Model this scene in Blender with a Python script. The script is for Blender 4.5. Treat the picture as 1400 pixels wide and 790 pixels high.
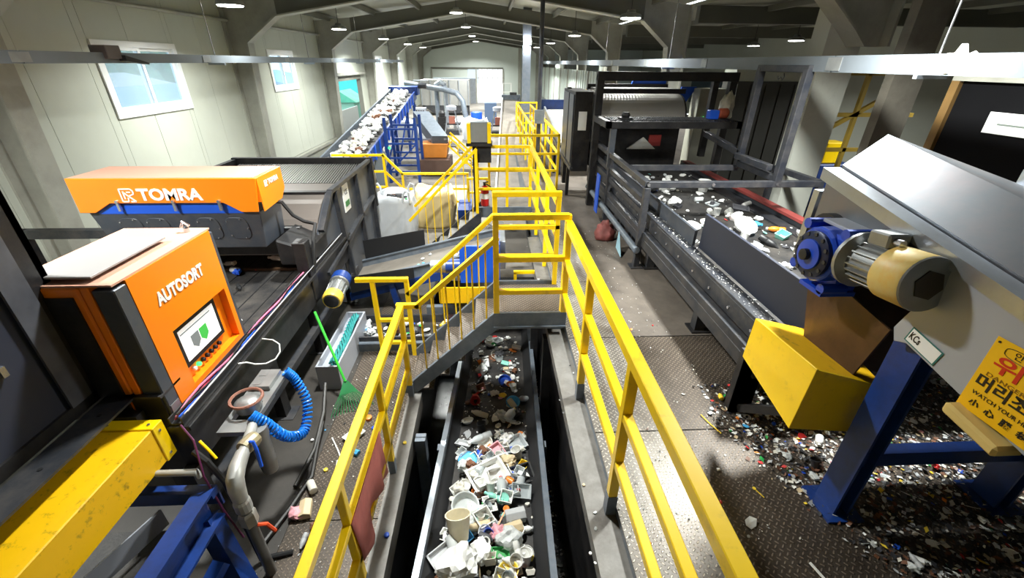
import bpy, bmesh, math, random
from mathutils import Vector, Matrix, Euler
random.seed(7)
PI = math.pi
SC = bpy.context.scene
COL = SC.collection
for o in list(bpy.data.objects):
    bpy.data.objects.remove(o, do_unlink=True)

# ------------------------------------------------------------------ camera
PITCH, YAW, ROLL = math.radians(27.9), math.radians(2.85), math.radians(0.5)
cam_data = bpy.data.cameras.new('camera')
cam = bpy.data.objects.new('camera', cam_data)
COL.objects.link(cam)
fw = Vector((math.sin(YAW) * math.cos(PITCH), math.cos(YAW) * math.cos(PITCH), -math.sin(PITCH)))
r0 = Vector((math.cos(YAW), -math.sin(YAW), 0))
u0 = r0.cross(fw)
rr = r0 * math.cos(ROLL) + u0 * math.sin(ROLL)
uu = u0 * math.cos(ROLL) - r0 * math.sin(ROLL)
cam.matrix_world = Matrix(((rr.x, uu.x, -fw.x, 0), (rr.y, uu.y, -fw.y, 0), (rr.z, uu.z, -fw.z, 2.4), (0, 0, 0, 1)))
cam_data.sensor_width = 36
cam_data.lens = 585 / 1400 * 36
cam_data.clip_start = 0.05
cam_data.clip_end = 300
SC.camera = cam

# ------------------------------------------------------------------ daylight outside and exposure
world = bpy.data.worlds.new('overcast_sky')
SC.world = world
world.use_nodes = True
wb = world.node_tree.nodes['Background']
wb.inputs[0].default_value = (0.90, 0.96, 1.0, 1)
wb.inputs[1].default_value = 2.6
SC.view_settings.view_transform = 'Standard'
SC.view_settings.look = 'None'
SC.view_settings.gamma = 1
SC.view_settings.use_curve_mapping = False
SC.view_settings.exposure = 0.15
LAMP_WATTS = 230

# ------------------------------------------------------------------ helpers
G = -0.82          # the hall's concrete ground; the raised steel platform on the right is z = 0


def lin(c):
    return tuple((v / 12.92 if v <= 0.04045 else ((v + 0.055) / 1.055) ** 2.4) for v in c)


def rgb(r, g, b):
    return lin((r / 255, g / 255, b / 255)) + (1,)


MATS = {}


def mat(name, c, rough=0.5, metal=0.0, var=0.0, scale=4.0, bump=0.0, bscale=40.0, dirt=None, dirt_amt=0.5, dscale=2.0,
        alpha=None, emit=0.0, coat=0.0, stretch=None, spec=None, dlo=0.42, dhi=0.68):
    if name in MATS:
        return MATS[name]
    m = bpy.data.materials.new(name)
    m.use_nodes = True
    nt = m.node_tree
    N, L = nt.nodes, nt.links
    b = N['Principled BSDF']
    col = rgb(*c)
    b.inputs['Base Color'].default_value = col
    b.inputs['Roughness'].default_value = rough
    b.inputs['Metallic'].default_value = metal
    if spec is not None:
        b.inputs['Specular IOR Level'].default_value = spec
    if coat:
        b.inputs['Coat Weight'].default_value = coat
        b.inputs['Coat Roughness'].default_value = 0.15
    tc = N.new('ShaderNodeTexCoord')
    src = tc.outputs['Object']
    if stretch:
        mp = N.new('ShaderNodeMapping')
        mp.inputs['Scale'].default_value = stretch
        L.new(src, mp.inputs[0])
        src = mp.outputs[0]
    cur = None
    if var:
        n = N.new('ShaderNodeTexNoise')
        n.inputs['Scale'].default_value = scale
        n.inputs['Detail'].default_value = 6
        L.new(src, n.inputs['Vector'])
        r = N.new('ShaderNodeMapRange')
        r.inputs['From Min'].default_value = 0.3
        r.inputs['From Max'].default_value = 0.7
        r.inputs['To Min'].default_value = 1 - var
        r.inputs['To Max'].default_value = 1 + var * 0.6
        L.new(n.outputs['Fac'], r.inputs['Value'])
        mx = N.new('ShaderNodeMix')
        mx.data_type = 'RGBA'
        mx.blend_type = 'MULTIPLY'
        mx.inputs['Factor'].default_value = 1
        mx.inputs['A'].default_value = col
        L.new(r.outputs[0], mx.inputs['B'])
        cur = mx.outputs['Result']
    if dirt:
        n2 = N.new('ShaderNodeTexNoise')
        n2.inputs['Scale'].default_value = dscale
        n2.inputs['Detail'].default_value = 9
        n2.inputs['Roughness'].default_value = 0.7
        L.new(src, n2.inputs['Vector'])
        r2 = N.new('ShaderNodeMapRange')
        r2.inputs['From Min'].default_value = dlo
        r2.inputs['From Max'].default_value = dhi
        r2.inputs['To Max'].default_value = dirt_amt
        L.new(n2.outputs['Fac'], r2.inputs['Value'])
        mx2 = N.new('ShaderNodeMix')
        mx2.data_type = 'RGBA'
        if cur:
            L.new(cur, mx2.inputs['A'])
        else:
            mx2.inputs['A'].default_value = col
        mx2.inputs['B'].default_value = rgb(*dirt)
        L.new(r2.outputs[0], mx2.inputs['Factor'])
        cur = mx2.outputs['Result']
    if cur:
        L.new(cur, b.inputs['Base Color'])
    if bump:
        n3 = N.new('ShaderNodeTexNoise')
        n3.inputs['Scale'].default_value = bscale
        n3.inputs['Detail'].default_value = 4
        L.new(src, n3.inputs['Vector'])
        bp = N.new('ShaderNodeBump')
        bp.inputs['Strength'].default_value = bump
        bp.inputs['Distance'].default_value = 0.02
        L.new(n3.outputs['Fac'], bp.inputs['Height'])
        L.new(bp.outputs[0], b.inputs['Normal'])
    if alpha is not None:
        b.inputs['Alpha'].default_value = alpha
    if emit:
        b.inputs['Emission Color'].default_value = col
        b.inputs['Emission Strength'].default_value = emit
    MATS[name] = m
    return m


def checker_plate(name, c, dirt, amt, pitch=0.031):
    """steel tear plate: lozenges of alternating direction, raised and worn lighter than the grime between them"""
    m = mat(name, c, 0.42, 0.35, 0.2, 3, 0, 40, dirt, amt, 1.3)
    nt = m.node_tree
    N, L = nt.nodes, nt.links
    b = N['Principled BSDF']
    base = b.inputs['Base Color'].links[0].from_socket

    def math_(op, a, b_=None, c_=None):
        n = N.new('ShaderNodeMath')
        n.operation = op
        for i, v in enumerate((a, b_, c_)):
            if v is None:
                continue
            if isinstance(v, (int, float)):
                n.inputs[i].default_value = v
            else:
                L.new(v, n.inputs[i])
        return n.outputs[0]
    tc = N.new('ShaderNodeTexCoord')
    mp = N.new('ShaderNodeMapping')
    mp.inputs['Rotation'].default_value = (0, 0, PI / 4)
    mp.inputs['Scale'].default_value = (1 / pitch, 1 / pitch, 1)
    L.new(tc.outputs['Object'], mp.inputs[0])
    sp = N.new('ShaderNodeSeparateXYZ')
    L.new(mp.outputs[0], sp.inputs[0])
    x, y = sp.outputs[0], sp.outputs[1]
    fx = math_('SUBTRACT', math_('FRACT', x), 0.5)
    fy = math_('SUBTRACT', math_('FRACT', y), 0.5)
    par = math_('FLOORED_MODULO', math_('ADD', math_('FLOOR', x), math_('FLOOR', y)), 2)
    sq = lambda v, k: math_('POWER', math_('ABSOLUTE', math_('DIVIDE', v, k)), 2)
    d1 = math_('ADD', sq(fx, 0.48), sq(fy, 0.17))
    d2 = math_('ADD', sq(fx, 0.17), sq(fy, 0.48))
    mix = math_('ADD', math_('MULTIPLY', d1, par), math_('MULTIPLY', d2, math_('SUBTRACT', 1, par)))
    r = N.new('ShaderNodeMapRange')
    r.interpolation_type = 'SMOOTHSTEP'
    r.inputs['From Min'].default_value = 0.35
    r.inputs['From Max'].default_value = 1.0
    r.inputs['To Min'].default_value = 1
    r.inputs['To Max'].default_value = 0
    L.new(mix, r.inputs['Value'])
    g = N.new('ShaderNodeMapRange')
    g.inputs['To Min'].default_value = 0.5
    g.inputs['To Max'].default_value = 1.5
    L.new(r.outputs[0], g.inputs['Value'])
    mx = N.new('ShaderNodeMix')
    mx.data_type = 'RGBA'
    mx.blend_type = 'MULTIPLY'
    mx.inputs['Factor'].default_value = 1
    L.new(base, mx.inputs['A'])
    L.new(g.outputs[0], mx.inputs['B'])
    L.new(mx.outputs['Result'], b.inputs['Base Color'])
    bp = N.new('ShaderNodeBump')
    bp.inputs['Strength'].default_value = 0.8
    bp.inputs['Distance'].default_value = 0.008
    L.new(r.outputs[0], bp.inputs['Height'])
    L.new(bp.outputs[0], b.inputs['Normal'])
    return m


def glass(name, tint=(225, 240, 250), rough=0.05, alpha=0.25):
    if name in MATS:
        return MATS[name]
    m = bpy.data.materials.new(name)
    m.use_nodes = True
    N, L = m.node_tree.nodes, m.node_tree.links
    out = N['Material Output']
    N.remove(N['Principled BSDF'])
    t = N.new('ShaderNodeBsdfTransparent')
    t.inputs[0].default_value = rgb(*tint)
    p = N.new('ShaderNodeBsdfPrincipled')
    p.inputs['Base Color'].default_value = rgb(*tint)
    p.inputs['Roughness'].default_value = rough
    mx = N.new('ShaderNodeMixShader')
    mx.inputs[0].default_value = alpha
    L.new(t.outputs[0], mx.inputs[1])
    L.new(p.outputs[0], mx.inputs[2])
    L.new(mx.outputs[0], out.inputs[0])
    MATS[name] = m
    return m


V = Vector


class MB:
    """collects shapes in world coordinates; build() links them as one mesh object"""

    def __init__(s):
        s.v, s.f = [], []

    def add(s, vs, fs):
        n = len(s.v)
        s.v += [tuple(p) for p in vs]
        s.f += [tuple(i + n for i in q) for q in fs]
        return s

    def box(s, x0, x1, y0, y1, z0, z1):
        return s.add([(x0, y0, z0), (x1, y0, z0), (x1, y1, z0), (x0, y1, z0), (x0, y0, z1), (x1, y0, z1), (x1, y1, z1), (x0, y1, z1)],
                     [(0, 3, 2, 1), (4, 5, 6, 7), (0, 1, 5, 4), (1, 2, 6, 5), (2, 3, 7, 6), (3, 0, 4, 7)])

    def bar(s, p, q, w, h=None, up=(0, 0, 1)):
        p, q = V(p), V(q)
        h = h or w
        d = (q - p).normalized()
        a = d.cross(V(up))
        if a.length < 1e-3:
            a = d.cross(V((0, 1, 0)))
        a.normalize()
        b = a.cross(d)
        vs = []
        for e in (p, q):
            for i, j in ((-1, -1), (1, -1), (1, 1), (-1, 1)):
                vs.append(e + a * (i * w / 2) + b * (j * h / 2))
        return s.add(vs, [(0, 1, 2, 3), (7, 6, 5, 4), (0, 4, 5, 1), (1, 5, 6, 2), (2, 6, 7, 3), (3, 7, 4, 0)])

    def tube(s, pts, r, n=8, cap=True):
        pts = [V(p) for p in pts]
        rs = r if isinstance(r, (list, tuple)) else [r] * len(pts)
        vs, fs = [], []
        d = (pts[1] - pts[0]).normalized()
        a = d.orthogonal().normalized()
        for i, p in enumerate(pts):
            if 0 < i < len(pts) - 1:
                t = (pts[i + 1] - pts[i - 1]).normalized()
            elif i == 0:
                t = (pts[1] - pts[0]).normalized()
            else:
                t = (pts[-1] - pts[-2]).normalized()
            a = (a - t * a.dot(t))
            a = a.normalized() if a.length > 1e-6 else t.orthogonal().normalized()
            b = t.cross(a)
            for k in range(n):
                an = 2 * PI * k / n
                vs.append(p + (a * math.cos(an) + b * math.sin(an)) * rs[i])
        for i in range(len(pts) - 1):
            for k in range(n):
                k2 = (k + 1) % n
                fs.append((i * n + k, i * n + k2, (i + 1) * n + k2, (i + 1) * n + k))
        if cap:
            fs.append(tuple(range(n - 1, -1, -1)))
            fs.append(tuple(range((len(pts) - 1) * n, len(pts) * n)))
        return s.add(vs, fs)

    def cyl(s, p, q, r, n=16, r2=None):
        return s.tube([p, q], [r, r if r2 is None else r2], n)

    def lathe(s, prof, n=20, p=(0, 0, 0), axis=(0, 0, 1), cap0=True, cap1=True):
        """prof: (radius, height along the axis) pairs"""
        p, ax = V(p), V(axis).normalized()
        a = ax.orthogonal().normalized()
        b = ax.cross(a)
        vs, fs = [], []
        for r, h in prof:
            for k in range(n):
                an = 2 * PI * k / n
                vs.append(p + ax * h + (a * math.cos(an) + b * math.sin(an)) * r)
        m = len(prof)
        for i in range(m - 1):
            for k in range(n):
                k2 = (k + 1) % n
                fs.append((i * n + k, i * n + k2, (i + 1) * n + k2, (i + 1) * n + k))
        if cap0:
            fs.append(tuple(range(n - 1, -1, -1)))
        if cap1:
            fs.append(tuple(range((m - 1) * n, m * n)))
        return s.add(vs, fs)

    def prism(s, poly, ext):
        ext = V(ext)
        n = len(poly)
        vs = [V(p) for p in poly] + [V(p) + ext for p in poly]
        fs = [tuple(range(n - 1, -1, -1)), tuple(range(n, 2 * n))]
        for i in range(n):
            j = (i + 1) % n
            fs.append((i, j, n + j, n + i))
        return s.add(vs, fs)

    def mesh(s, name, smooth=False, bevel=0.0, xf=None):
        """mesh recentred on its box; returns mesh and centre"""
        vs = [V(p) for p in s.v]
        if xf:
            vs = [xf @ p for p in vs]
        lo = V((min(p.x for p in vs), min(p.y for p in vs), min(p.z for p in vs)))
        hi = V((max(p.x for p in vs), max(p.y for p in vs), max(p.z for p in vs)))
        c = (lo + hi) / 2
        c.z = lo.z
        me = bpy.data.meshes.new(name)
        me.from_pydata([p - c for p in vs], [], s.f)
        bm = bmesh.new()
        bm.from_mesh(me)
        bmesh.ops.recalc_face_normals(bm, faces=bm.faces[:])
        if bevel:
            ed = [e for e in bm.edges if len(e.link_faces) == 2 and e.calc_face_angle(0) > 0.5]
            bmesh.ops.bevel(bm, geom=ed, offset=bevel, segments=1, affect='EDGES', profile=0.5, clamp_overlap=True)
        bm.to_mesh(me)
        bm.free()
        if smooth:
            for p in me.polygons:
                p.use_smooth = True
            try:
                me.set_sharp_from_angle(angle=0.7)
            except Exception:
                pass
        return me, c

    def build(s, name, material, parent=None, smooth=False, bevel=0.0, xf=None):
        me, c = s.mesh(name, smooth, bevel, xf)
        o = bpy.data.objects.new(name, me)
        COL.objects.link(o)
        me.materials.append(material)
        if parent is not None:
            o.parent = parent
            o.location = c - wloc(parent)
        else:
            o.location = c
        return o


def wloc(o):
    p = V(o.location)
    while o.parent:
        o = o.parent
        p = p + V(o.location)
    return p


def tag(o, label, cat=None, group=None, kind=None):
    o['label'] = label
    if cat:
        o['category'] = cat
    if group:
        o['group'] = group
    if kind:
        o['kind'] = kind
    return o


def thing(name, label, cat, loc, group=None, kind=None):
    o = bpy.data.objects.new(name, None)
    COL.objects.link(o)
    o.empty_display_size = 0.1
    o.location = loc
    return tag(o, label, cat, group, kind)


def structure(name, mb, material, label, parent=None, cat=None, **k):
    o = mb.build(name, material, parent, **k)
    if parent is None:
        tag(o, label, cat or name.split('_')[0], kind='structure')
    return o


def text(body, size, mtx, material, parent, name='lettering', extrude=0.002, width=None, bold=0.0):
    cu = bpy.data.curves.new(name, 'FONT')
    cu.body = body
    cu.size = size
    cu.extrude = extrude
    cu.offset = bold
    cu.align_x = 'CENTER'
    cu.align_y = 'CENTER'
    cu.resolution_u = 3
    o = bpy.data.objects.new(name, cu)
    COL.objects.link(o)
    bpy.context.view_layer.update()
    dg = bpy.context.evaluated_depsgraph_get()
    me = bpy.data.meshes.new_from_object(o.evaluated_get(dg))
    bpy.data.objects.remove(o, do_unlink=True)
    xs = [v.co.x for v in me.vertices] or [0]
    sx = (width / (max(xs) - min(xs))) if width and max(xs) > min(xs) else 1
    me.transform(mtx @ Matrix.Diagonal((sx, 1, 1, 1)))
    me.materials.clear()
    me.materials.append(material)
    ob = bpy.data.objects.new(name, me)
    COL.objects.link(ob)
    c = sum((v.co for v in me.vertices), V()) / max(1, len(me.vertices))
    me.transform(Matrix.Translation(-c))
    ob.parent = parent
    ob.location = c - (wloc(parent) if parent else V())
    return ob


def frame(o, x, y):
    """matrix with origin o, local x along x, local y along y"""
    x, y = V(x).normalized(), V(y).normalized()
    z = x.cross(y)
    return Matrix(((x.x, y.x, z.x, o[0]), (x.y, y.y, z.y, o[1]), (x.z, y.z, z.z, o[2]), (0, 0, 0, 1)))


def copy_tree(o, parent=None):
    c = o.copy()
    COL.objects.link(c)
    c.parent = parent
    for ch in o.children:
        copy_tree(ch, c)
    return c


# ------------------------------------------------------------------ materials
YEL = mat('yellow_paint', (255, 212, 6), 0.35, 0, 0.06, 3, 0.02, 60, (150, 110, 30), 0.45, 9, coat=0.2, dlo=0.56, dhi=0.75)
YELD = mat('yellow_paint_soiled', (244, 190, 12), 0.4, 0, 0.08, 2, 0.02, 60, (60, 48, 30), 0.85, 14, dlo=0.56, dhi=0.72)
ORG = mat('orange_enamel', (252, 134, 14), 0.32, 0, 0.03, 2, coat=0.3)
CHAR = mat('charcoal_enamel', (66, 72, 82), 0.42, 0.1, 0.12, 3, 0.02, 50, (110, 105, 98), 0.3, 5)
BLK = mat('black_steel', (28, 28, 31), 0.45, 0.2, 0.25, 3, 0.03, 30, (80, 75, 70), 0.35, 4)
DKG = mat('dark_grey_steel', (52, 55, 62), 0.45, 0.3, 0.2, 3, 0.03, 40, (105, 98, 90), 0.4, 6)
DKF = mat('dark_frame_enamel', (46, 49, 57), 0.42, 0.1, 0.15, 3, 0.02, 50, (110, 105, 98), 0.35, 6)
NAVY = mat('dark_blue_grey_panel', (48, 52, 66), 0.5, 0.1, 0.12, 1.5, 0.02, 30)
BLU = mat('blue_enamel', (20, 58, 132), 0.4, 0.0, 0.12, 3, 0.02, 40, (20, 25, 40), 0.5, 6)
BLUB = mat('bright_blue_enamel', (25, 85, 205), 0.4, 0, 0.08, 3)
GALV = mat('galvanised_sheet', (176, 184, 194), 0.32, 0.75, 0.12, 2.5, 0.03, 12, (120, 110, 105), 0.3, 3)
GREYP = mat('grey_painted_plate', (168, 172, 182), 0.45, 0.15, 0.05, 2)
BGREY = mat('blue_grey_steel', (104, 114, 126), 0.45, 0.3, 0.15, 4, 0.02, 30, (150, 150, 150), 0.3, 8)
BELT = mat('black_rubber_belt', (34, 33, 34), 0.62, 0, 0.35, 5, 0.12, 60, (105, 98, 90), 0.35, 3)
BELTG = mat('worn_grey_rubber_belt', (132, 125, 116), 0.7, 0, 0.15, 3, 0.05, 60, (90, 84, 78), 0.5, 2)
RUB = mat('black_rubber', (20, 20, 22), 0.6)
RED = mat('red_paint', (190, 30, 28), 0.4)
WHITE = mat('white_plastic', (236, 236, 232), 0.4)
WPVC = mat('white_window_frame', (232, 234, 234), 0.4, 0, 0.03)
ALU = mat('cast_aluminium', (150, 152, 152), 0.4, 0.6, 0.2, 6, 0.05, 60)
CHROME = mat('bright_steel', (200, 200, 205), 0.25, 0.9)
BRASS = mat('brass', (190, 150, 70), 0.35, 0.8)
WALL = mat('pale_wall_sheet', (190, 194, 182), 0.5, 0.0, 0.04, 0.8, 0.01, 10, (165, 163, 150), 0.25, 0.7)
WALLB = mat('pale_green_grey_wall_sheet', (208, 217, 210), 0.5, 0.0, 0.05, 0.8)
STEELP = mat('pale_grey_painted_frame', (168, 168, 158), 0.5, 0.1, 0.1, 1.5, 0, 40, (110, 108, 98), 0.35, 2)
ROOF = mat('grey_green_roof_sheet', (150, 150, 134), 0.6, 0.1, 0.15, 0.8)
PURL = mat('dark_purlin', (104, 104, 94), 0.6, 0.2, 0.15, 1)
CONC = mat('soiled_concrete', (132, 126, 118), 0.7, 0, 0.2, 1.2, 0.05, 30, (58, 50, 44), 0.75, 0.9)
PITC = mat('wet_black_pit_floor', (30, 32, 33), 0.25, 0, 0.3, 3, 0.04, 20, (80, 80, 78), 0.4, 12, dlo=0.6, dhi=0.75)
LEDGE = mat('grey_ledge_steel', (128, 126, 122), 0.5, 0.3, 0.2, 3, 0.04, 40, (70, 62, 55), 0.6, 4)
TREAD = checker_plate('grey_checker_plate', (176, 170, 160), (104, 88, 74), 0.8)
TREADB = checker_plate('brown_soiled_checker_plate', (122, 110, 98), (62, 52, 44), 0.8)
RUST = mat('brown_rusty_plate', (92, 66, 44), 0.45, 0.3, 0.35, 3, 0.05, 30, (40, 30, 24), 0.7, 2)
HOODG = mat('dull_galvanised_hood', (116, 122, 129), 0.48, 0.8, 0.1, 2, 0.03, 9, (150, 130, 128), 0.35, 2.5)
CONC2 = mat('brown_grey_concrete', (104, 96, 88), 0.6, 0, 0.18, 1.0, 0.05, 30, (46, 40, 36), 0.75, 0.8)
GLASS = glass('window_glass')
LAMPM = mat('lit_lamp_diffuser', (255, 253, 245), 0.5, emit=22)
PAPER = mat('white_paper', (240, 240, 238), 0.6)
TEALR = mat('teal_rope', (40, 140, 140), 0.7, 0, 0.35, 30, 0.3, 120)
# ------------------------------------------------------------------ the hall: ground, pit, platform
o = structure('floor_hall', MB().box(-6.3, -0.9, -1.5, 6.4, G - 0.3, G).box(-6.3, 13, 6.4, 42, G - 0.3, G).box(0.75, 13, -1.5, 6.4, G - 0.3, G), CONC,
              'grimy concrete ground of the sorting hall below the platform')
# steel tear plates on the left walkway, one object each
fl = o
MB().box(-4.6, -1.625, 0.2, 6.3, G, G + 0.008).build('shaded_grimy_pad', mat('shaded_grimy_concrete', (58, 54, 50), 0.5, 0, 0.3, 2, 0.06, 20, (30, 27, 25), 0.7, 1.5), fl)  # shade under the machines and grime painted together as dark concrete
y = 1.0
for i in range(4):
    for j, (xa, xb) in enumerate(((-1.62, -0.93),)):
        MB().box(xa, xb, y, y + 1.19, G, G + 0.012).build('tread_plate', TREADB, fl)
    y += 1.2
structure('floor_pit', MB().box(-0.9, 0.75, -1.5, 6.4, -2.3, -2.1), PITC, 'dark wet bottom of the conveyor trench')
structure('wall_pit_left', MB().box(-0.96, -0.9, -1.5, 6.4, -2.1, G), BLK, 'dark left side of the conveyor trench')
structure('wall_pit_right', MB().box(0.7, 0.76, -1.5, 6.4, -2.1, -0.07), BLK, 'dark right side of the conveyor trench')
structure('wall_pit_back', MB().box(-0.9, 0.7, 6.4, 6.5, -2.1, G), BLK, 'dark far end of the conveyor trench')
structure('trim_1', MB().box(-0.94, -0.80, -1.5, 3.66, G - 0.02, G + 0.014).box(-0.82, -0.80, -1.5, 3.66, G - 0.18, G - 0.02), LEDGE,
          'grey steel channel edging the trench beside the left walkway')
structure('trim_2', MB().box(0.56, 0.735, -1.5, 6.4, -0.16, -0.06), LEDGE, 'grey steel ledge along the right side of the trench')
pl = structure('floor_platform', MB().box(0.735, 13, -1.5, 24, -0.5, -0.012), BGREY, 'raised steel platform floor on the right')
for i in range(7):       # near plates one by one, the further floor is concrete
    ya = -1.4 + 1.22 * i
    MB().box(0.735, 1.33, ya, ya + 1.21, -0.012, 0).build('tread_plate', TREAD, pl)
    if i < 4:
        for j in range(4):
            xa = 1.335 + 1.22 * j
            MB().box(xa, xa + 1.215, ya, ya + 1.21, -0.012, 0).build('tread_plate', TREADB, pl)
for j in range(5):
    for i in range(8):
        xa = 1.335 + 2.3 * j
        ya = 3.485 + 2.6 * i
        MB().box(xa, xa + 2.294, ya, ya + 2.594, -0.012, 0).build('concrete_slab', CONC2, pl)
MB().box(0.735, 1.335, 7.14, 24, -0.012, 0).build('concrete_slab', CONC2, pl)

# ------------------------------------------------------------------ walls
WL, WR, YB, EAVE, RIDGE, RX = -6.0, 13.0, 41.0, 3.62, 4.32, -0.85
wl = structure('wall_left', MB().box(WL - 0.12, WL - 0.06, -1.5, 18.4, G, 1.0).box(WL - 0.12, WL - 0.06, 22.2, 42, G, 1.0).box(WL - 0.12, WL - 0.06, -1.5, 42, 2.9, 3.9), STEELP, 'long pale sheet-clad wall with windows on the left')
wins = [(7.66, 9.62, 1.54, 2.66), (13.4, 15.1, 1.62, 2.66), (25.6, 27.2, 1.55, 2.66), (31.0, 32.4, 1.55, 2.66)]
door = (18.5, 22.1, G, 1.68)
ys = [-1.5]
while ys[-1] < 42:
    ys.append(ys[-1] + 1.0)
holes = wins + [door]


def panel(a, b, z0, z1):
    MB().box(WL - 0.06, WL, a + 0.004, b - 0.004, z0, z1).build('wall_panel', WALL, wl)


for a in ys[:-1]:
    b = a + 1.0
    cuts = sorted(set([a, b] + [c for h in holes for c in h[:2] if a < c < b]))
    for p, q in zip(cuts, cuts[1:]):
        mid = (p + q) / 2
        hit = [h for h in holes if h[0] < mid < h[1]]
        if hit:
            h = hit[0]
            if h[2] > G:
                panel(p, q, G, h[2])
            panel(p, q, h[3], 3.85)
        else:
            panel(p, q, G, 3.85)
# horizontal girt along the wall and a plinth rail
structure('trim_3', MB().box(WL, WL + 0.14, -1.5, 18.4, -0.29, -0.2).box(WL, WL + 0.02, -1.5, 18.4, -0.34, -0.2), STEELP, 'pale ledge rail running low along the left wall')
structure('trim_4', MB().tube([(WL + 0.07, -1.5, 3.19), (WL + 0.07, 41, 3.19)], 0.035, 8), STEELP, 'thin conduit running high along the left wall')
for i, (a, b, z0, z1) in enumerate(wins):
    w = thing('window_%d' % (i + 1), ['white sliding window in the left wall, the nearest one', 'white sliding window in the left wall, second from the camera',
                                      'small window in the left wall beyond the open door', 'farthest small window in the left wall'][i], 'window', (WL, (a + b) / 2, z0), kind='structure')
    t = 0.09
    x0, x1 = WL - 0.1, WL + 0.03
    MB().box(x0, x1, a, b, z0, z0 + t * 1.2).build('window_sill', WPVC, w)
    MB().box(x0, x1, a, a + t, z0 + t * 1.2, z1).box(x0, x1, b - t, b, z0 + t * 1.2, z1).box(x0, x1, a + t, b - t, z1 - t, z1).build('window_frame', WPVC, w)
    m = (a + b) / 2
    for k, (c, d, xo) in enumerate(((a + t, m + 0.03, 0.0), (m - 0.03, b - t, -0.04))):
        s = MB().box(x1 - 0.06 + xo, x1 - 0.02 + xo, c, c + 0.06, z0 + t * 1.2, z1 - t).box(x1 - 0.06 + xo, x1 - 0.02 + xo, d - 0.06, d, z0 + t * 1.2, z1 - t)
        s.box(x1 - 0.06 + xo, x1 - 0.02 + xo, c + 0.06, d - 0.06, z0 + t * 1.2, z0 + t * 1.2 + 0.05).box(x1 - 0.06 + xo, x1 - 0.02 + xo, c + 0.06, d - 0.06, z1 - t - 0.05, z1 - t)
        sh = s.build('sash', WPVC, w)
        MB().box(x1 - 0.045 + xo, x1 - 0.035 + xo, c + 0.06, d - 0.06, z0 + t * 1.2 + 0.05, z1 - t - 0.05).build('pane', GLASS, sh)
dw = thing('door_1', 'tall open doorway in the left wall looking out to daylight', 'door', (WL, 20.3, G), kind='structure')
a, b, z0, z1 = door
MB().box(WL - 0.12, WL + 0.05, a - 0.12, a, z0, z1 + 0.14).box(WL - 0.12, WL + 0.05, b, b + 0.12, z0, z1 + 0.14).box(WL - 0.12, WL + 0.05, a, b, z1, z1 + 0.14).build('door_frame', PURL, dw)
MB().box(WL - 0.1, WL + 0.18, a - 0.6, b + 0.6, z1 + 0.2, z1 + 0.3).build('door_header', STEELP, dw)

# back wall with the vehicle door
wb_ = structure('wall_back', MB().box(WL, -5.0, YB, YB + 0.1, G, 4.6).box(1.1, 4.3, YB, YB + 0.1, G, 4.6).box(-5.0, 1.1, YB, YB + 0.1, 2.0, 4.6).box(4.3, 13, YB, YB + 0.1, G, 4.6), WALLB,
                'pale green-grey end wall of the hall with a vehicle door')
MB().box(-5.0, 1.1, YB - 0.06, YB, 1.86, 2.0).build('lintel', PURL, wb_)
for xx in (-5.0, -1.25, 1.05):
    MB().box(xx, xx + 0.12, YB - 0.08, YB, G, 1.9).build('door_post', STEELP, wb_)
for i in range(7):       # ribbed closed leaf of the vehicle door
    xa = -4.88 + i * 0.52
    MB().box(xa, xa + 0.51, YB + 0.02, YB + 0.08, G, 1.15).build('door_panel', GALV, wb_)
MB().box(-5.0, -1.9, YB + 0.02, YB + 0.06, 1.2, 1.86).build('transom_panel', WALLB, wb_)
MB().box(-1.13, 1.05, YB + 0.02, YB + 0.05, 1.16, 1.22).build('transom_bar', STEELP, wb_)
for xx in (-0.7, -0.25, 0.2, 0.65):
    MB().box(xx, xx + 0.03, YB + 0.02, YB + 0.05, 1.22, 1.86).build('mullion', STEELP, wb_)
for i, xx in enumerate((2.4, 3.9)):
    MB().box(xx, xx + 0.25, YB - 0.12, YB, G, 4.2).build('wall_column', STEELP, wb_)

# far right bay wall, pale with darker openings
wr = structure('wall_right', MB().box(WR, WR + 0.1, -1.5, 42, -0.5, 3.9), WALL, 'pale wall of the neighbouring bay far on the right')
for i, (a, b, z0, z1) in enumerate([(10, 13, 0.4, 1.8), (15, 18.5, 0.2, 1.9), (20.5, 24, 0.2, 1.9), (26, 30, 0.2, 1.9), (33, 37, 0.2, 1.9)]):
    f = MB().box(WR - 0.05, WR, a, b, z0, z1).build('shutter', mat('dark_teal_shutter', (70, 90, 100), 0.5, 0.1, 0.1), wr)
# partition of pale ribbed sheets on the column line, far half of the hall
wp = structure('wall_partition', MB().box(4.2, 4.26, 17.2, 41, -0.0, 0.3), STEELP, 'pale ribbed sheet partition between the columns on the far right')
k = 0
y = 17.2
while y < 40.8:
    h = 2.1 if (int(y) // 3) % 4 != 1 else 2.35
    MB().box(4.16, 4.22, y, y + 0.52, 0.0, h).box(4.12, 4.16, y + 0.18, y + 0.34, 0.0, h).build('ribbed_sheet', WALLB if k % 5 else STEELP, wp)
    y += 0.53
    k += 1
# wall closing the hall behind the camera
structure('wall_front', MB().box(WL - 0.1, WR + 0.1, -1.6, -1.5, -2.3, 4.6), WALL, 'pale wall behind the viewer')

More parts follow.
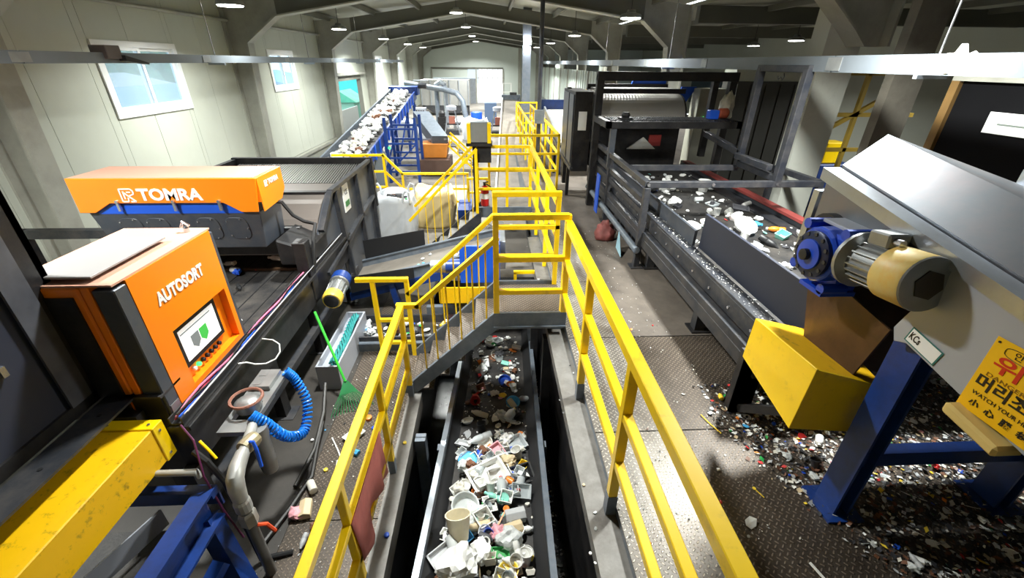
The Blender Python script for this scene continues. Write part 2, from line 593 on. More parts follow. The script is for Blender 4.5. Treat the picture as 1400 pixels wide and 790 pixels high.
# ------------------------------------------------------------------ portal frames and roof
FR = [-0.3, 5.75, 11.7, 17.6, 23.5, 29.4, 35.3, 40.7]
for i, y in enumerate(FR):
    t = thing('portal_frame', ['steel portal frame over the viewer', 'nearest pale steel portal frame, by the orange sorters', 'second steel portal frame, between the first two windows',
                               'third steel portal frame, before the open door', 'fourth steel portal frame, past the open door', 'fifth steel portal frame',
                               'sixth steel portal frame', 'last steel portal frame, against the end wall'][i], 'roof frame', (0, y, G), kind='structure')
    w = 0.15
    for sx, xo, z0 in ((1, WL, G), (-1, 4.72, 0.0)):
        X = lambda d: xo + sx * d
        kn = 0.7 if sx > 0 else 0.6
        if sx < 0 and i == 1:
            z0 = 2.6
        # web, tapered and opening into the haunch
        MB().prism([(X(0.03), y - 0.012, z0), (X(0.28), y - 0.012, z0), (X(0.44), y - 0.012, 2.75), (X(kn + 0.5), y - 0.012, 3.3), (X(kn + 0.5), y - 0.012, 3.72), (X(0.03), y - 0.012, 3.62)], (0, 0.024, 0)).build('column_web', STEELP, t)
        fl_ = MB().box(min(X(0), X(0.03)), max(X(0), X(0.03)), y - w, y + w, z0, 3.62)
        fl_.prism([(X(0.28), y - w, z0), (X(0.31), y - w, z0), (X(0.47), y - w, 2.75), (X(0.44), y - w, 2.75)], (0, 2 * w, 0))
        fl_.prism([(X(0.44), y - w, 2.75), (X(0.47), y - w, 2.75), (X(kn + 0.53), y - w, 3.28), (X(kn + 0.5), y - w, 3.3)], (0, 2 * w, 0))
        fl_.build('column_flange', STEELP, t)
        # rafter
        xa = X(kn + 0.5)
        MB().prism([(xa, y - 0.012, 3.3), (xa, y - 0.012, 3.72), (RX, y - 0.012, RIDGE - 0.03), (RX, y - 0.012, RIDGE - 0.4)], (0, 0.024, 0)).build('rafter_web', PURL, t)
        MB().prism([(xa, y - w, 3.27), (xa, y - w, 3.3), (RX, y - w, RIDGE - 0.4), (RX, y - w, RIDGE - 0.43)], (0, 2 * w, 0)).build('rafter_flange', STEELP, t)
ce = structure('ceiling', MB().prism([(WL - 0.1, -1.5, EAVE + 0.1), (RX, -1.5, RIDGE), (RX, -1.5, RIDGE + 0.05), (WL - 0.1, -1.5, EAVE + 0.15)], (0, 43.5, 0))
               .prism([(4.9, -1.5, EAVE + 0.1), (RX, -1.5, RIDGE), (RX, -1.5, RIDGE + 0.05), (4.9, -1.5, EAVE + 0.15)], (0, 43.5, 0)), ROOF, 'grey-green sheet roof over the sorting hall')
for k in range(-3, 4):
    if k == 0:
        continue
    xx = RX + k * 1.55
    zz = RIDGE - abs(xx - RX) * (RIDGE - EAVE - 0.1) / 5.2 - 0.09
    MB().box(xx - 0.04, xx + 0.04, -1.4, 41, zz - 0.09, zz + 0.07).build('purlin', PURL, ce)
ce2 = structure('ceiling_annex', MB().prism([(4.9, -1.5, 3.6), (13.1, -1.5, 3.9), (13.1, -1.5, 3.98), (4.9, -1.5, 3.68)], (0, 43.5, 0)), ROOF, 'low roof over the neighbouring bay on the right')
for i, y in enumerate(FR[:-1]):
    MB().box(4.9, 13, y - 0.1, y + 0.1, 3.25, 3.6).build('beam', PURL, ce2)
for i in range(4):
    MB().box(6.5 + i * 1.8, 6.58 + i * 1.8, -1.4, 41, 3.5, 3.62).build('purlin', PURL, ce2)

# ------------------------------------------------------------------ high-bay lamps, each with its own light
def lamp(x, y, z, label, group, watts=LAMP_WATTS, flood=False):
    t = thing('high_bay_lamp', label, 'lamp', (x, y, z), group)
    MB().lathe([(0.05, 0.15), (0.08, 0.145), (0.1, 0.09), (0.19, 0.07), (0.21, 0.04), (0.215, 0.0), (0.2, 0.0), (0.19, 0.03), (0.04, 0.05)], 20, (x, y, z), cap1=False).build('reflector', ALU, t, smooth=True)
    MB().lathe([(0.0, -0.012), (0.19, -0.012), (0.19, 0.03), (0.0, 0.03)], 20, (x, y, z), cap0=False, cap1=False).build('diffuser', LAMPM, t)
    top = (RIDGE - abs(x - RX) * (RIDGE - EAVE - 0.1) / 5.2) if x < 4.9 else 3.6 + (x - 4.9) * 0.3 / 8.2
    MB().cyl((x, y, z + 0.15), (x, y, top), 0.008, 6).build('hanger', BLK, t)
    ld = bpy.data.lights.new('lamp_light', 'AREA')
    ld.shape = 'DISK'
    ld.size = 0.38
    ld.energy = watts
    ld.color = (0.97, 1.0, 0.96)
    ld.spread = 2.55
    lo = bpy.data.objects.new('lamp_light', ld)
    COL.objects.link(lo)
    lo.parent = t
    lo.location = (0, 0, -0.03)
    return t


for i, y in enumerate((2.6, 8.7, 14.5, 20.3, 26.1, 31.9)):
    lamp(-4.3, y, 3.2 if i else 3.25, ['high-bay lamp on the left row above the viewer', 'round high-bay lamp nearest the viewer in the left row, by the top edge', 'second high-bay lamp of the left row',
                         'third high-bay lamp of the left row', 'fourth high-bay lamp of the left row', 'farthest high-bay lamp of the left row'][i], 'left row of roof lamps', 165 if i < 3 else 360)
for i, y in enumerate((3.7, 10.0, 16.4, 22.8, 29.2)):
    lamp(2.83, y, 3.2, ['high-bay lamp on the right row above the viewer', 'round high-bay lamp nearest the viewer in the right row, by the top edge', 'second high-bay lamp of the right row',
                        'third high-bay lamp of the right row', 'farthest high-bay lamp of the right row'][i], 'right row of roof lamps')
for i, y in enumerate((4.2, 10.2, 16.2, 22.5, 30.0, 37.5)):
    lamp(-1.05, y, 3.78, ['high-bay lamp under the ridge above the viewer', 'second ridge lamp above the viewer', 'third ridge lamp above the frame', 'nearest visible high-bay lamp under the roof ridge',
                          'middle high-bay lamp under the far ridge', 'farthest high-bay lamp under the ridge'][i], 'ridge row of roof lamps', 270 if i < 3 else 460)
for i, (x, y) in enumerate(((8.6, 13.5), (9.6, 17.5), (8.2, 21.5), (7.5, 6.0))):
    lamp(x, y, 3.0, ['lamp in the neighbouring bay, rightmost of its row', 'lamp in the neighbouring bay, middle of its row', 'lamp in the neighbouring bay, leftmost of its row', 'lamp in the neighbouring bay near the black board'][i], 'lamps in the neighbouring bay', 120)
# bright floodlight on the mid-hall pillar
t = thing('floodlight', 'bright floodlight glaring from the grey pillar in mid hall', 'lamp', (1.35, 17.6, 3.05))
MB().box(1.2, 1.5, 17.5, 17.58, 2.95, 3.15).build('housing', BLK, t, bevel=0.01)
MB().box(1.22, 1.48, 17.49, 17.502, 2.97, 3.13).build('lens', mat('lit_floodlight_lens', (255, 254, 250), 0.5, emit=60), t)
MB().bar((1.35, 17.58, 3.05), (1.35, 17.75, 3.05), 0.04).build('bracket', BLK, t)
ld = bpy.data.lights.new('flood_light', 'AREA')
ld.size = 0.26
ld.energy = 60
lo = bpy.data.objects.new('flood_light', ld)
COL.objects.link(lo)
lo.parent = t
lo.location = (0, -0.13, 0)
lo.rotation_euler = (math.radians(70), 0, 0)

# ------------------------------------------------------------------ outside, seen through windows and doors
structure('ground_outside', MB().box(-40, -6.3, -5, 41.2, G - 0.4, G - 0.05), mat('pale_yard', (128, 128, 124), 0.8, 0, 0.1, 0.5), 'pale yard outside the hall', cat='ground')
structure('ground_back_yard', MB().box(-40, 40, 41.2, 110, G - 0.4, G - 0.06), mat('glare_whitened_yard', (236, 236, 232), 0.8, 0, 0.05, 0.5), 'yard beyond the end door, whitened to look overexposed by daylight', cat='ground')  # daylight white-out painted into the ground colour
for i, (x, y, w, d, h, c, cw, lab) in enumerate([(-13.5, 17.6, 4.5, 7, 1.25, (40, 100, 175), (150, 165, 180), 'blue-roofed shed outside the nearest window'), (-15.5, 32.5, 6, 6, 1.55, (40, 150, 190), (170, 180, 180), 'blue-roofed shed outside the second window'),
                                             (-14.5, 52, 6, 10, 1.7, (24, 165, 172), (60, 185, 185), 'turquoise building seen through the open doorway'), (-9.2, 30.2, 1.6, 2.2, 0.55, (90, 190, 160), (150, 210, 190), 'mint green covered heap seen through the open doorway'),
                                             (-20, 24, 6, 6, 1.5, (110, 116, 110), (150, 150, 146), 'grey shed beyond the blue-roofed one'), (-9, 85, 14, 4, 1.9, (120, 150, 160), (170, 180, 186), 'grey-blue building seen through the end door')]):
    t = thing('shed', lab, 'building', (x, y, G))
    MB().box(x - w / 2, x + w / 2, y - d / 2, y + d / 2, G - 0.05, h - 0.4).build('wall', mat('shed_wall_%d' % i, cw, 0.6), t)
    MB().prism([(x - w / 2 - 0.2, y - d / 2 - 0.2, h - 0.4), (x + w / 2 + 0.2, y - d / 2 - 0.2, h - 0.4), (x, y - d / 2 - 0.2, h + 0.25)], (0, d + 0.4, 0)).build('roof', mat('shed_roof_%d' % i, c, 0.5, 0, 0.2, 2), t)
t = thing('yard_fence', 'white sheet fence outside the open doorway', 'fence', (-7.6, 26, G))
for k in range(6):
    MB().box(-7.65, -7.6, 23.2 + k * 0.62, 23.8 + k * 0.62, G - 0.05, 0.15).build('fence_panel', WHITE, t)
t = MB()
for i in range(12):
    a = i * 5.2 - 12
    t.lathe([(5.5, G - 0.3), (4.6, 1.5 + (i % 3) * 0.5), (2.5, 2.7 + (i % 4) * 0.5), (0.3, 3.2 + (i % 4) * 0.5)], 14, (-34, a + 8, 0))
tag(t.build('wooded_hill', mat('hill_green', (70, 98, 66), 0.9, 0, 0.5, 1.5, 0.4, 3), smooth=True), 'green wooded hillside beyond the yard', 'hill', kind='structure')
# ------------------------------------------------------------------ yellow railings
def rails(t, runs, posts, w=0.05, m=YEL, foot=True):
    """runs: (name, [points], width); posts: (x, y, z0, z1, foot?)"""
    for nm, pts, ww in runs:
        for p, q in zip(pts, pts[1:]):
            d = (V(q) - V(p)).normalized() * ww * 0.5
            MB().bar(V(p) - d, V(q) + d, ww).build(nm, m, t, bevel=0.004)
    for x, y, z0, z1, ft in posts:
        MB().box(x - w / 2, x + w / 2, y - w / 2, y + w / 2, z0 + (0.16 if ft else 0), z1 - 0.02).build('post', m, t, bevel=0.004)
        if ft:
            MB().box(x - w * 0.55, x + w * 0.55, y - w * 0.55, y + w * 0.55, z0, z0 + 0.16).build('post_foot', BGREY, t)


X0 = 0.70
t = thing('yellow_railing', 'long yellow railing on the right of the trench, running to the lower right corner', 'railing', (X0, 2.0, -0.06))
rails(t, [('top_rail', [(X0, 0.35, 1.1), (X0, 3.68, 1.1)], 0.066), ('mid_rail', [(X0, 0.35, 0.74), (X0, 3.68, 0.74)], 0.05), ('low_rail', [(X0, 0.35, 0.38), (X0, 3.68, 0.38)], 0.05)],
      [(X0, 0.64, -0.06, 1.1, True), (X0, 1.68, -0.06, 1.1, True), (X0, 2.7, -0.06, 1.1, True), (X0, 3.68, 0.15, 1.1, False)], 0.055)

XL = -0.905
t = thing('yellow_railing', 'yellow railing on the left of the trench with a red cloth hung on it', 'railing', (XL, 2.2, G))
rails(t, [('top_rail', [(XL, 0.6, 0.28), (XL, 3.62, 0.28)], 0.06), ('mid_rail', [(XL, 0.6, -0.1), (XL, 3.62, -0.1)], 0.05), ('low_rail', [(XL, 0.6, -0.46), (XL, 3.62, -0.46)], 0.05)],
      [(XL, 0.75, G, 0.28, True), (XL, 1.68, G, 0.28, True), (XL, 2.64, G, 0.28, True), (XL, 3.62, G, 0.28, True)], 0.05)

# red-brown cloth draped over the middle rail
n, k = 14, 10
mb = MB()
vs, fs = [], []
for i in range(n + 1):
    yy = 1.66 + 0.74 * i / n
    for j in range(k + 1):
        u = j / k
        side = -1 if u < 0.3 else 1
        z = -0.07 - (0.3 - u) * 0.55 if u < 0.3 else -0.07 - (u - 0.3) * (0.62 + 0.1 * math.sin(i * 0.55))
        x = XL + side * (0.032 + 0.022 * math.sin(i * 1.25 + u * 3) * abs(u - 0.3)) + (0.03 * math.sin(i * 0.8) * abs(u - 0.3))
        vs.append((x, yy + 0.05 * (u - 0.3), z))
for i in range(n):
    for j in range(k):
        a = i * (k + 1) + j
        fs.append((a, a + 1, a + k + 2, a + k + 1))
mb.add(vs, fs)
o = mb.build('hanging_cloth', mat('red_brown_cloth', (186, 104, 96), 0.75, 0, 0.15, 8, 0.15, 25), smooth=True)
sm = o.modifiers.new('thickness', 'SOLIDIFY')
sm.thickness = 0.006
tag(o, 'reddish brown cloth draped over the left railing', 'cloth')

# ------------------------------------------------------------------ front crossover: landing, stair, its railings
LZ = 0.15
YA, YB2 = 3.68, 4.36
t = thing('crossover_stair', 'grey steel stair and landing bridging the trench, nearest to the viewer', 'stairs', (0.0, 4.0, G))
MB().box(0.03, 0.73, YA, YB2, LZ - 0.03, LZ).build('landing_plate', TREADB, t)
MB().box(0.0, 0.73, YA - 0.03, YA, LZ - 0.13, LZ + 0.04).box(0.0, 0.73, YA - 0.05, YA - 0.03, LZ - 0.13, LZ - 0.11).build('landing_beam', BGREY, t)
MB().box(0.0, 0.73, YB2, YB2 + 0.03, LZ - 0.13, LZ + 0.04).build('landing_beam', BGREY, t)
MB().box(0.6, 0.72, YA + 0.05, YB2 - 0.05, -0.06, LZ - 0.03).build('landing_foot', BGREY, t)
for yy in (YA, YB2):
    MB().prism([(0.03, yy - 0.02, LZ + 0.06), (0.03, yy - 0.02, LZ - 0.16), (-0.86, yy - 0.02, G), (-1.02, yy - 0.02, G), (-1.0, yy - 0.02, G + 0.06)], (0, 0.04, 0)).build('stringer', BGREY, t, bevel=0.004)
for i in range(5):
    x = 0.03 - 0.18 * (i + 1)
    z = LZ - 0.19 * (i + 1) + 0.02
    MB().box(x - 0.05, x + 0.2, YA + 0.02, YB2 - 0.02, z - 0.025, z).build('stair_tread', TREADB, t)
t = thing('stair_railing', 'yellow railing on the near side of the front crossover stair', 'railing', (0.0, YA, G))
rails(t, [('top_rail', [(0.03, YA, 1.18), (X0 - 0.03, YA, 1.18)], 0.055), ('mid_rail', [(0.05, YA, 0.77), (X0 - 0.05, YA, 0.77)], 0.055), ('low_rail', [(0.05, YA, 0.42), (X0 - 0.05, YA, 0.42)], 0.05),
          ('handrail', [(-0.93, YA, 0.28), (-0.75, YA, 0.28), (0.03, YA, 0.97)], 0.05)],
      [(0.03, YA, LZ, 1.2, False), (X0 - 0.0, YA + 0.06, LZ, 1.2, False)], 0.055)
for i in range(6):
    x = -0.72 + 0.13 * i
    zt = 0.28 + (x + 0.75) * 0.885
    zb = LZ - (0.03 - x) * 1.08
    MB().cyl((x, YA, zb), (x, YA, zt), 0.009, 6).build('baluster', YEL, t)
yb = 4.36
t = thing('stair_railing', 'yellow railing on the far side of the front crossover stair, with a short end bay', 'railing', (0.0, yb, G))
rails(t, [('top_rail', [(0.03, yb, 1.2), (X0, yb, 1.2)], 0.055), ('mid_rail', [(0.05, yb, 0.84), (X0, yb, 0.84)], 0.05), ('low_rail', [(0.05, yb, 0.5), (X0, yb, 0.5)], 0.05),
          ('handrail', [(-0.97, yb, 0.06), (0.03, yb, 0.98)], 0.05),
          ('top_rail', [(-1.52, yb, 0.23), (-0.98, yb, 0.23)], 0.05), ('mid_rail', [(-1.36, yb, -0.3), (-0.98, yb, -0.3)], 0.045), ('low_rail', [(-1.36, yb, -0.62), (-0.98, yb, -0.62)], 0.045)],
      [(0.03, yb, LZ, 1.2, False), (X0, yb, LZ, 1.2, False), (-0.98, yb, G, 0.24, False), (-1.36, yb, G, 0.24, False)], 0.05)
for i in range(6):
    x = -0.86 + 0.14 * i
    MB().cyl((x, yb, LZ - (0.03 - x) * 1.08), (x, yb, 0.06 + (x + 0.97) * 0.92), 0.009, 6).build('baluster', YEL, t)

# ------------------------------------------------------------------ second crossover further back
YC, YD = 7.75, 9.05
t = thing('crossover_stair', 'second crossover stair further down the trench with a dark stringer', 'stairs', (0.0, 8.2, G))
MB().box(-0.2, 0.735, YC, YD, -0.03, 0.0).build('landing_plate', CONC, t)
MB().box(-0.24, 0.735, YC - 0.05, YC, -0.16, 0.03).build('landing_beam', BGREY, t)
for yy in (YC - 0.3, YC + 0.35):
    MB().prism([(-0.2, yy - 0.02, 0.04), (-0.2, yy - 0.02, -0.22), (-1.05, yy - 0.02, G), (-1.22, yy - 0.02, G)], (0, 0.04, 0)).build('stringer', DKG, t)
for i in range(4):
    x = -0.2 - 0.2 * (i + 1)
    z = -0.165 * (i + 1)
    MB().box(x - 0.03, x + 0.2, YC - 0.28, YC + 0.33, z - 0.025, z).build('stair_tread', LEDGE, t)
t = thing('stair_railing', 'yellow handrail of the second crossover stair, above the beige sack', 'railing', (-0.5, YC - 0.3, G))
ya, yb2 = YC - 0.3, YC + 0.35
rails(t, [('handrail', [(-1.47, ya, -0.12), (-0.26, ya, 1.1)], 0.045), ('handrail', [(-1.47, yb2, -0.05), (-0.26, yb2, 1.13)], 0.045)],
      [(-0.26, ya, 0, 1.12, False), (-0.26, yb2, 0, 1.12, False)], 0.05)
for i in range(7):
    x = -1.18 + 0.14 * i
    MB().cyl((x, ya, -0.02 + (x + 0.2) * 0.82 - 0.1), (x, ya, -0.12 + (x + 1.47) * 1.008), 0.008, 6).build('baluster', YEL, t)
t = thing('landing_railing', 'yellow railing across the landing of the second crossover, in front of the grey control box', 'railing', (0.2, YC, 0))
rails(t, [('top_rail', [(-0.24, YC, 1.1), (0.7, YC, 1.1)], 0.05), ('mid_rail', [(-0.24, YC, 0.72), (0.7, YC, 0.72)], 0.045), ('low_rail', [(-0.24, YC, 0.36), (0.7, YC, 0.36)], 0.045)],
      [(0.7, YC, 0, 1.12, False), (0.28, YC, 0, 1.1, False)], 0.05)
t = thing('landing_railing', 'yellow railing behind the second crossover landing, beneath the sloping belt', 'railing', (0.6, YD, 0))
rails(t, [('top_rail', [(-0.05, YD, 1.1), (1.38, YD, 1.1)], 0.05), ('mid_rail', [(-0.05, YD, 0.74), (1.38, YD, 0.74)], 0.045), ('low_rail', [(-0.05, YD, 0.4), (1.38, YD, 0.4)], 0.045)],
      [(0.32, YD, 0, 1.1, False), (-0.05, YD, 0, 1.1, False)], 0.05)
t = thing('walkway_railing', 'yellow railing along the platform edge between the two crossovers', 'railing', (X0, 6.0, 0))
rails(t, [('top_rail', [(X0, 4.42, 1.1), (X0, YC - 0.05, 1.1)], 0.06), ('mid_rail', [(X0, 4.42, 0.74), (X0, YC - 0.05, 0.74)], 0.05), ('low_rail', [(X0, 4.42, 0.38), (X0, YC - 0.05, 0.38)], 0.05)],
      [(X0, 5.3, -0.06, 1.1, False), (X0, 6.5, -0.06, 1.1, False)], 0.05)
t = thing('walkway_railing', 'yellow railing of the far walkway turning right beside the pale concrete aisle', 'railing', (1.38, 12, 0))
rails(t, [('top_rail', [(1.38, YD, 1.1), (1.38, 16.0, 1.1)], 0.05), ('mid_rail', [(1.38, YD, 0.74), (1.38, 16.0, 0.74)], 0.045), ('low_rail', [(1.38, YD, 0.4), (1.38, 16.0, 0.4)], 0.045)],
      [(1.38, YD, 0, 1.12, False)] + [(1.38, YD + 1.15 * i, 0, 1.1, False) for i in range(1, 7)], 0.05)
t = thing('walkway_railing', 'farthest yellow railing cage at the head of the sloping belt', 'railing', (1.1, 14, 0))
rails(t, [('top_rail', [(0.95, 9.8, 1.1), (0.95, 17.0, 1.1), (1.7, 17.0, 1.1)], 0.05), ('mid_rail', [(0.95, 9.8, 0.74), (0.95, 17.0, 0.74), (1.7, 17.0, 0.74)], 0.045), ('low_rail', [(0.95, 9.8, 0.4), (0.95, 17.0, 0.4), (1.7, 17.0, 0.4)], 0.045)],
      [(0.95, 9.8 + 1.2 * i, 0, 1.1, False) for i in range(7)] + [(1.7, 17.0, 0, 1.1, False)], 0.05)
# grey control box with yellow cheeks on its post
t = thing('control_box', 'grey sheet control box with yellow cheeks on a black post at the second crossover', 'control box', (-0.2, YC - 0.1, 0))
MB().box(-0.34, -0.06, YC - 0.2, YC, 1.2, 1.52).build('cabinet', GALV, t, bevel=0.006)
for xx in (-0.4, -0.06):
    MB().box(xx, xx + 0.06, YC - 0.215, YC - 0.01, 1.19, 1.5).build('yellow_cheek', YEL, t)
MB().box(-0.42, 0.02, YC - 0.22, YC + 0.02, 1.14, 1.19).build('shelf', BLK, t)
MB().box(-0.32, -0.26, YC - 0.14, YC - 0.08, 0, 1.14).build('post', BLK, t)
MB().box(-0.24, 0.0, YC - 0.16, YC + 0.0, 0.86, 1.14).build('lower_box', BLK, t)
# fire extinguisher on the landing
t = thing('fire_extinguisher', 'red fire extinguisher standing on the second crossover landing', 'fire extinguisher', (-0.13, 7.92, 0))
MB().lathe([(0.06, 0), (0.075, 0.015), (0.075, 0.3), (0.05, 0.36), (0.025, 0.38)], 16, (-0.13, 7.92, 0)).build('cylinder', RED, t, smooth=True)
MB().lathe([(0.026, 0.38), (0.026, 0.42), (0.015, 0.42)], 10, (-0.13, 7.92, 0)).bar((-0.16, 7.92, 0.43), (-0.06, 7.92, 0.45), 0.02).build('valve', BLK, t)
MB().tube([(-0.1, 7.92, 0.41), (-0.02, 7.9, 0.36), (0.03, 7.88, 0.2), (0.06, 7.87, 0.08)], 0.012, 6).build('hose', RUB, t)
MB().lathe([(0.0762, 0.14), (0.0762, 0.24)], 16, (-0.13, 7.92, 0), cap0=False, cap1=False).build('label_band', PAPER, t)

# ------------------------------------------------------------------ trench conveyor under the viewer
def zt(y):
    return -0.80 - 0.133 * (y - 1.7)


def xc(y):
    return -0.09 + 0.04 * (y - 1.7)


t = thing('trench_conveyor', 'long waste conveyor in the trench between the railings', 'conveyor', (0, 3, -2.1))
y0, y1 = 0.6, 6.3
hw = 0.47
for s in (-1, 1):
    P = lambda y, w, dz: (xc(y) + s * w, y, zt(y) + dz)
    MB().prism([P(y0, hw, 0), P(y1, hw, 0), P(y1, hw, -0.42), P(y0, hw, -0.42)], (s * 0.012, 0, 0)).prism([P(y0, hw - 0.006, 0), P(y1, hw - 0.006, 0), P(y1, hw - 0.006, 0.012), P(y0, hw - 0.006, 0.012)], (s * 0.05, 0, 0)).build('side_wall', GALV if s < 0 else BGREY, t)
    MB().prism([P(y0, hw - 0.002, -0.11), P(y1, hw - 0.002, -0.11), P(y1, hw - 0.1, -0.2), P(y0, hw - 0.1, -0.2)], (0, 0, -0.008)).build('rubber_skirt', RUB, t)
mb = MB()
mb.prism([(xc(y0) - hw, y0, zt(y0) - 0.2), (xc(y0) + hw, y0, zt(y0) - 0.2), (xc(y0) + hw, y0, zt(y0) - 0.22), (xc(y0) - hw, y0, zt(y0) - 0.22)], V((xc(y1) - xc(y0), y1 - y0, zt(y1) - zt(y0))))
mb.build('belt', BELT, t)
for yy in (1.2, 3.1, 5.4):
    for s in (-1, 1):
        x = xc(yy) + s * (hw + 0.04)
        MB().box(x - 0.04, x + 0.04, yy - 0.04, yy + 0.04, -2.1, zt(yy) - 0.05).build('leg', BGREY, t)
for yy in (1.0, 2.0, 3.0, 4.0, 5.0):
    MB().cyl((xc(yy) - hw, yy, zt(yy) - 0.32), (xc(yy) + hw, yy, zt(yy) - 0.32), 0.04, 10).build('idler', DKG, t)
# support column under the left ledge
tag(MB().box(-0.78, -0.68, 3.0, 3.1, -2.1, G - 0.02).box(-0.78, -0.68, 3.045, 3.055, -2.1, G - 0.02).build('support_post', BGREY), 'grey steel support post standing in the trench under the left ledge', 'post')
tag(MB().box(0.52, 0.62, 3.7, 3.8, -2.1, -0.16).build('support_post', BLK), 'dark steel support post in the trench below the front landing', 'post')
tag(MB().box(0.52, 0.62, 5.0, 5.1, -2.1, -0.16).build('support_post', BLK), 'dark steel support post in the trench behind the front landing', 'post')
tag(MB().box(-0.92, 0.7, 5.12, 5.2, -0.7, -0.58).build('cross_beam', BGREY), 'blue-grey cross beam spanning the trench behind the front stair', 'beam')

# ------------------------------------------------------------------ cross conveyor feeding from the left hopper, rising to the right
def zc(x):
    return -0.33 + 0.24 * (x + 1.85)


t = thing('cross_conveyor', 'inclined cross conveyor rising from the dark hopper toward the trench', 'conveyor', (-0.9, 5.85, G))
xa, xb = -2.05, 0.12
for yy, m in ((5.5, BGREY), (6.25, BGREY)):
    MB().prism([(xa, yy, zc(xa)), (xb, yy, zc(xb)), (xb, yy, zc(xb) - 0.16), (xa, yy, zc(xa) - 0.16)], (0, 0.02, 0)).prism([(xa, yy - 0.02, zc(xa)), (xb, yy - 0.02, zc(xb)), (xb, yy + 0.04, zc(xb)), (xa, yy + 0.04, zc(xa))], (0, 0, 0.012)).build('side_wall', m, t)
MB().prism([(xa, 5.52, zc(xa) - 0.1), (xb, 5.52, zc(xb) - 0.1), (xb, 5.52, zc(xb) - 0.13), (xa, 5.52, zc(xa) - 0.13)], (0, 0.73, 0)).build('belt', BELTG, t)
MB().prism([(xa, 5.48, zc(xa) - 0.16), (xb, 5.48, zc(xb) - 0.16), (xb, 5.48, zc(xb) - 0.28), (xa, 5.48, zc(xa) - 0.28)], (0, 0.05, 0)).build('blue_frame', BLU, t)
MB().prism([(xa, 6.22, zc(xa) - 0.16), (xb, 6.22, zc(xb) - 0.16), (xb, 6.22, zc(xb) - 0.28), (xa, 6.22, zc(xa) - 0.28)], (0, 0.05, 0)).build('blue_frame', BLU, t)
for x in (-1.45, -0.75):
    MB().bar((x, 5.5, zc(x) - 0.1), (x + 0.12, 5.5, -1.15), 0.1, 0.08, (1, 0, 0)).build('leg', BLU, t)
MB().box(xb - 0.1, xb + 0.06, 5.46, 6.3, zc(xb) - 0.32, zc(xb) + 0.1).build('head_cover', GALV, t, bevel=0.008)
MB().prism([(-2.0, 5.42, -0.25), (-1.1, 5.42, -0.12), (-1.1, 5.42, -0.28), (-2.0, 5.42, -0.5)], (0, 0.015, 0)).build('rubber_skirt', RUB, t)
MB().prism([(-2.0, 6.28, -0.05), (-1.05, 6.28, 0.12), (-1.05, 6.28, -0.2), (-2.0, 6.28, -0.4)], (0, 0.015, 0)).build('rubber_skirt', RUB, t)
t = thing('blue_chute', 'bright blue sheet chute below the head of the cross conveyor', 'chute', (-0.15, 5.1, -1.0))
MB().box(-0.42, 0.08, 5.0, 5.03, -0.15, 0.36).box(0.06, 0.09, 5.0, 5.45, -0.15, 0.38).build('plate', BLUB, t)
MB().cyl((-0.62, 5.2, 0.0), (-0.3, 5.2, 0.0), 0.1, 14).build('drive_motor', BLU, t, smooth=True)
MB().cyl((-0.82, 5.2, 0.0), (-0.62, 5.2, 0.0), 0.085, 14).build('motor_cover', ALU, t, smooth=True)
t = thing('drip_tray', 'soiled yellow sheet guard under the blue chute', 'guard', (-0.3, 5.0, -0.5))
MB().box(-0.7, 0.06, 4.96, 4.98, -0.42, -0.2).box(-0.7, 0.06, 4.96, 5.35, -0.43, -0.42).box(-0.71, -0.69, 4.96, 5.35, -0.42, -0.2).build('sheet', YELD, t)
tag(MB().bar((0.3, 5.2, -0.3), (0.3, 5.2, -0.1), 0.04).bar((0.28, 5.2, -0.1), (0.68, 5.2, -0.1), 0.04).build('yellow_guard_bar', YEL), 'small yellow guard bar in the dark gap behind the front landing', 'guard')
# low conveyor carrying dark waste under the stair
t = thing('low_conveyor', 'low dark conveyor with mixed waste passing under the front stair', 'conveyor', (-1.2, 4.76, G))
MB().box(-2.0, -0.25, 4.53, 5.02, -0.79, -0.76).build('belt', BELT, t)
for yy in (4.5, 5.02):
    MB().box(-2.0, -0.25, yy, yy + 0.03, G + 0.001, -0.64).build('side_wall', DKG, t)
MB().box(-2.0, -0.25, 4.44, 4.5, G + 0.001, -0.7).build('frame_beam', BGREY, t)
# ------------------------------------------------------------------ left optical sorter: belt, sensor box, cabinet
BX0, BX1, BZ = -4.3, -2.12, 0.06
t = thing('sorter_belt', 'wide black acceleration belt of the left sorter with cable channel along its side', 'conveyor', (-3.2, 3.8, G))
MB().box(BX0 + 0.1, BX1 - 0.12, 2.5, 6.0, BZ - 0.03, BZ).build('belt', BELT, t)
for i in range(9):
    x = BX0 + 0.32 + i * 0.21
    MB().box(x, x + 0.012, 2.5, 5.9, BZ, BZ + 0.004).build('belt_rib', RUB, t)
MB().box(BX1 - 0.1, BX1 + 0.02, 2.22, 6.0, -0.16, 0.2).box(BX1 + 0.02, BX1 + 0.05, 2.22, 6.0, 0.16, 0.2).build('side_beam', BLK, t, bevel=0.006)
MB().box(BX1 - 0.08, BX1 + 0.0, 2.24, 5.9, 0.2, 0.215).box(BX1 - 0.085, BX1 - 0.075, 2.24, 5.9, 0.2, 0.26).box(BX1 - 0.005, BX1 + 0.005, 2.24, 5.9, 0.2, 0.26).build('cable_channel', DKG, t)
MB().box(BX0, BX0 + 0.1, 2.5, 6.0, -0.16, 0.2).build('side_beam', BLK, t)
MB().box(BX1 - 0.06, BX1 + 0.02, 2.1, 6.2, -0.5, -0.42).build('lower_rail', DKG, t)
for yy in (2.2, 3.4, 4.5, 5.8):
    MB().box(BX1 - 0.09, BX1, yy - 0.06, yy + 0.06, G, -0.16).build('leg', BLK, t)
    MB().box(BX1 - 0.16, BX1 + 0.08, yy - 0.1, yy + 0.1, G, G + 0.015).build('foot_plate', DKG, t)
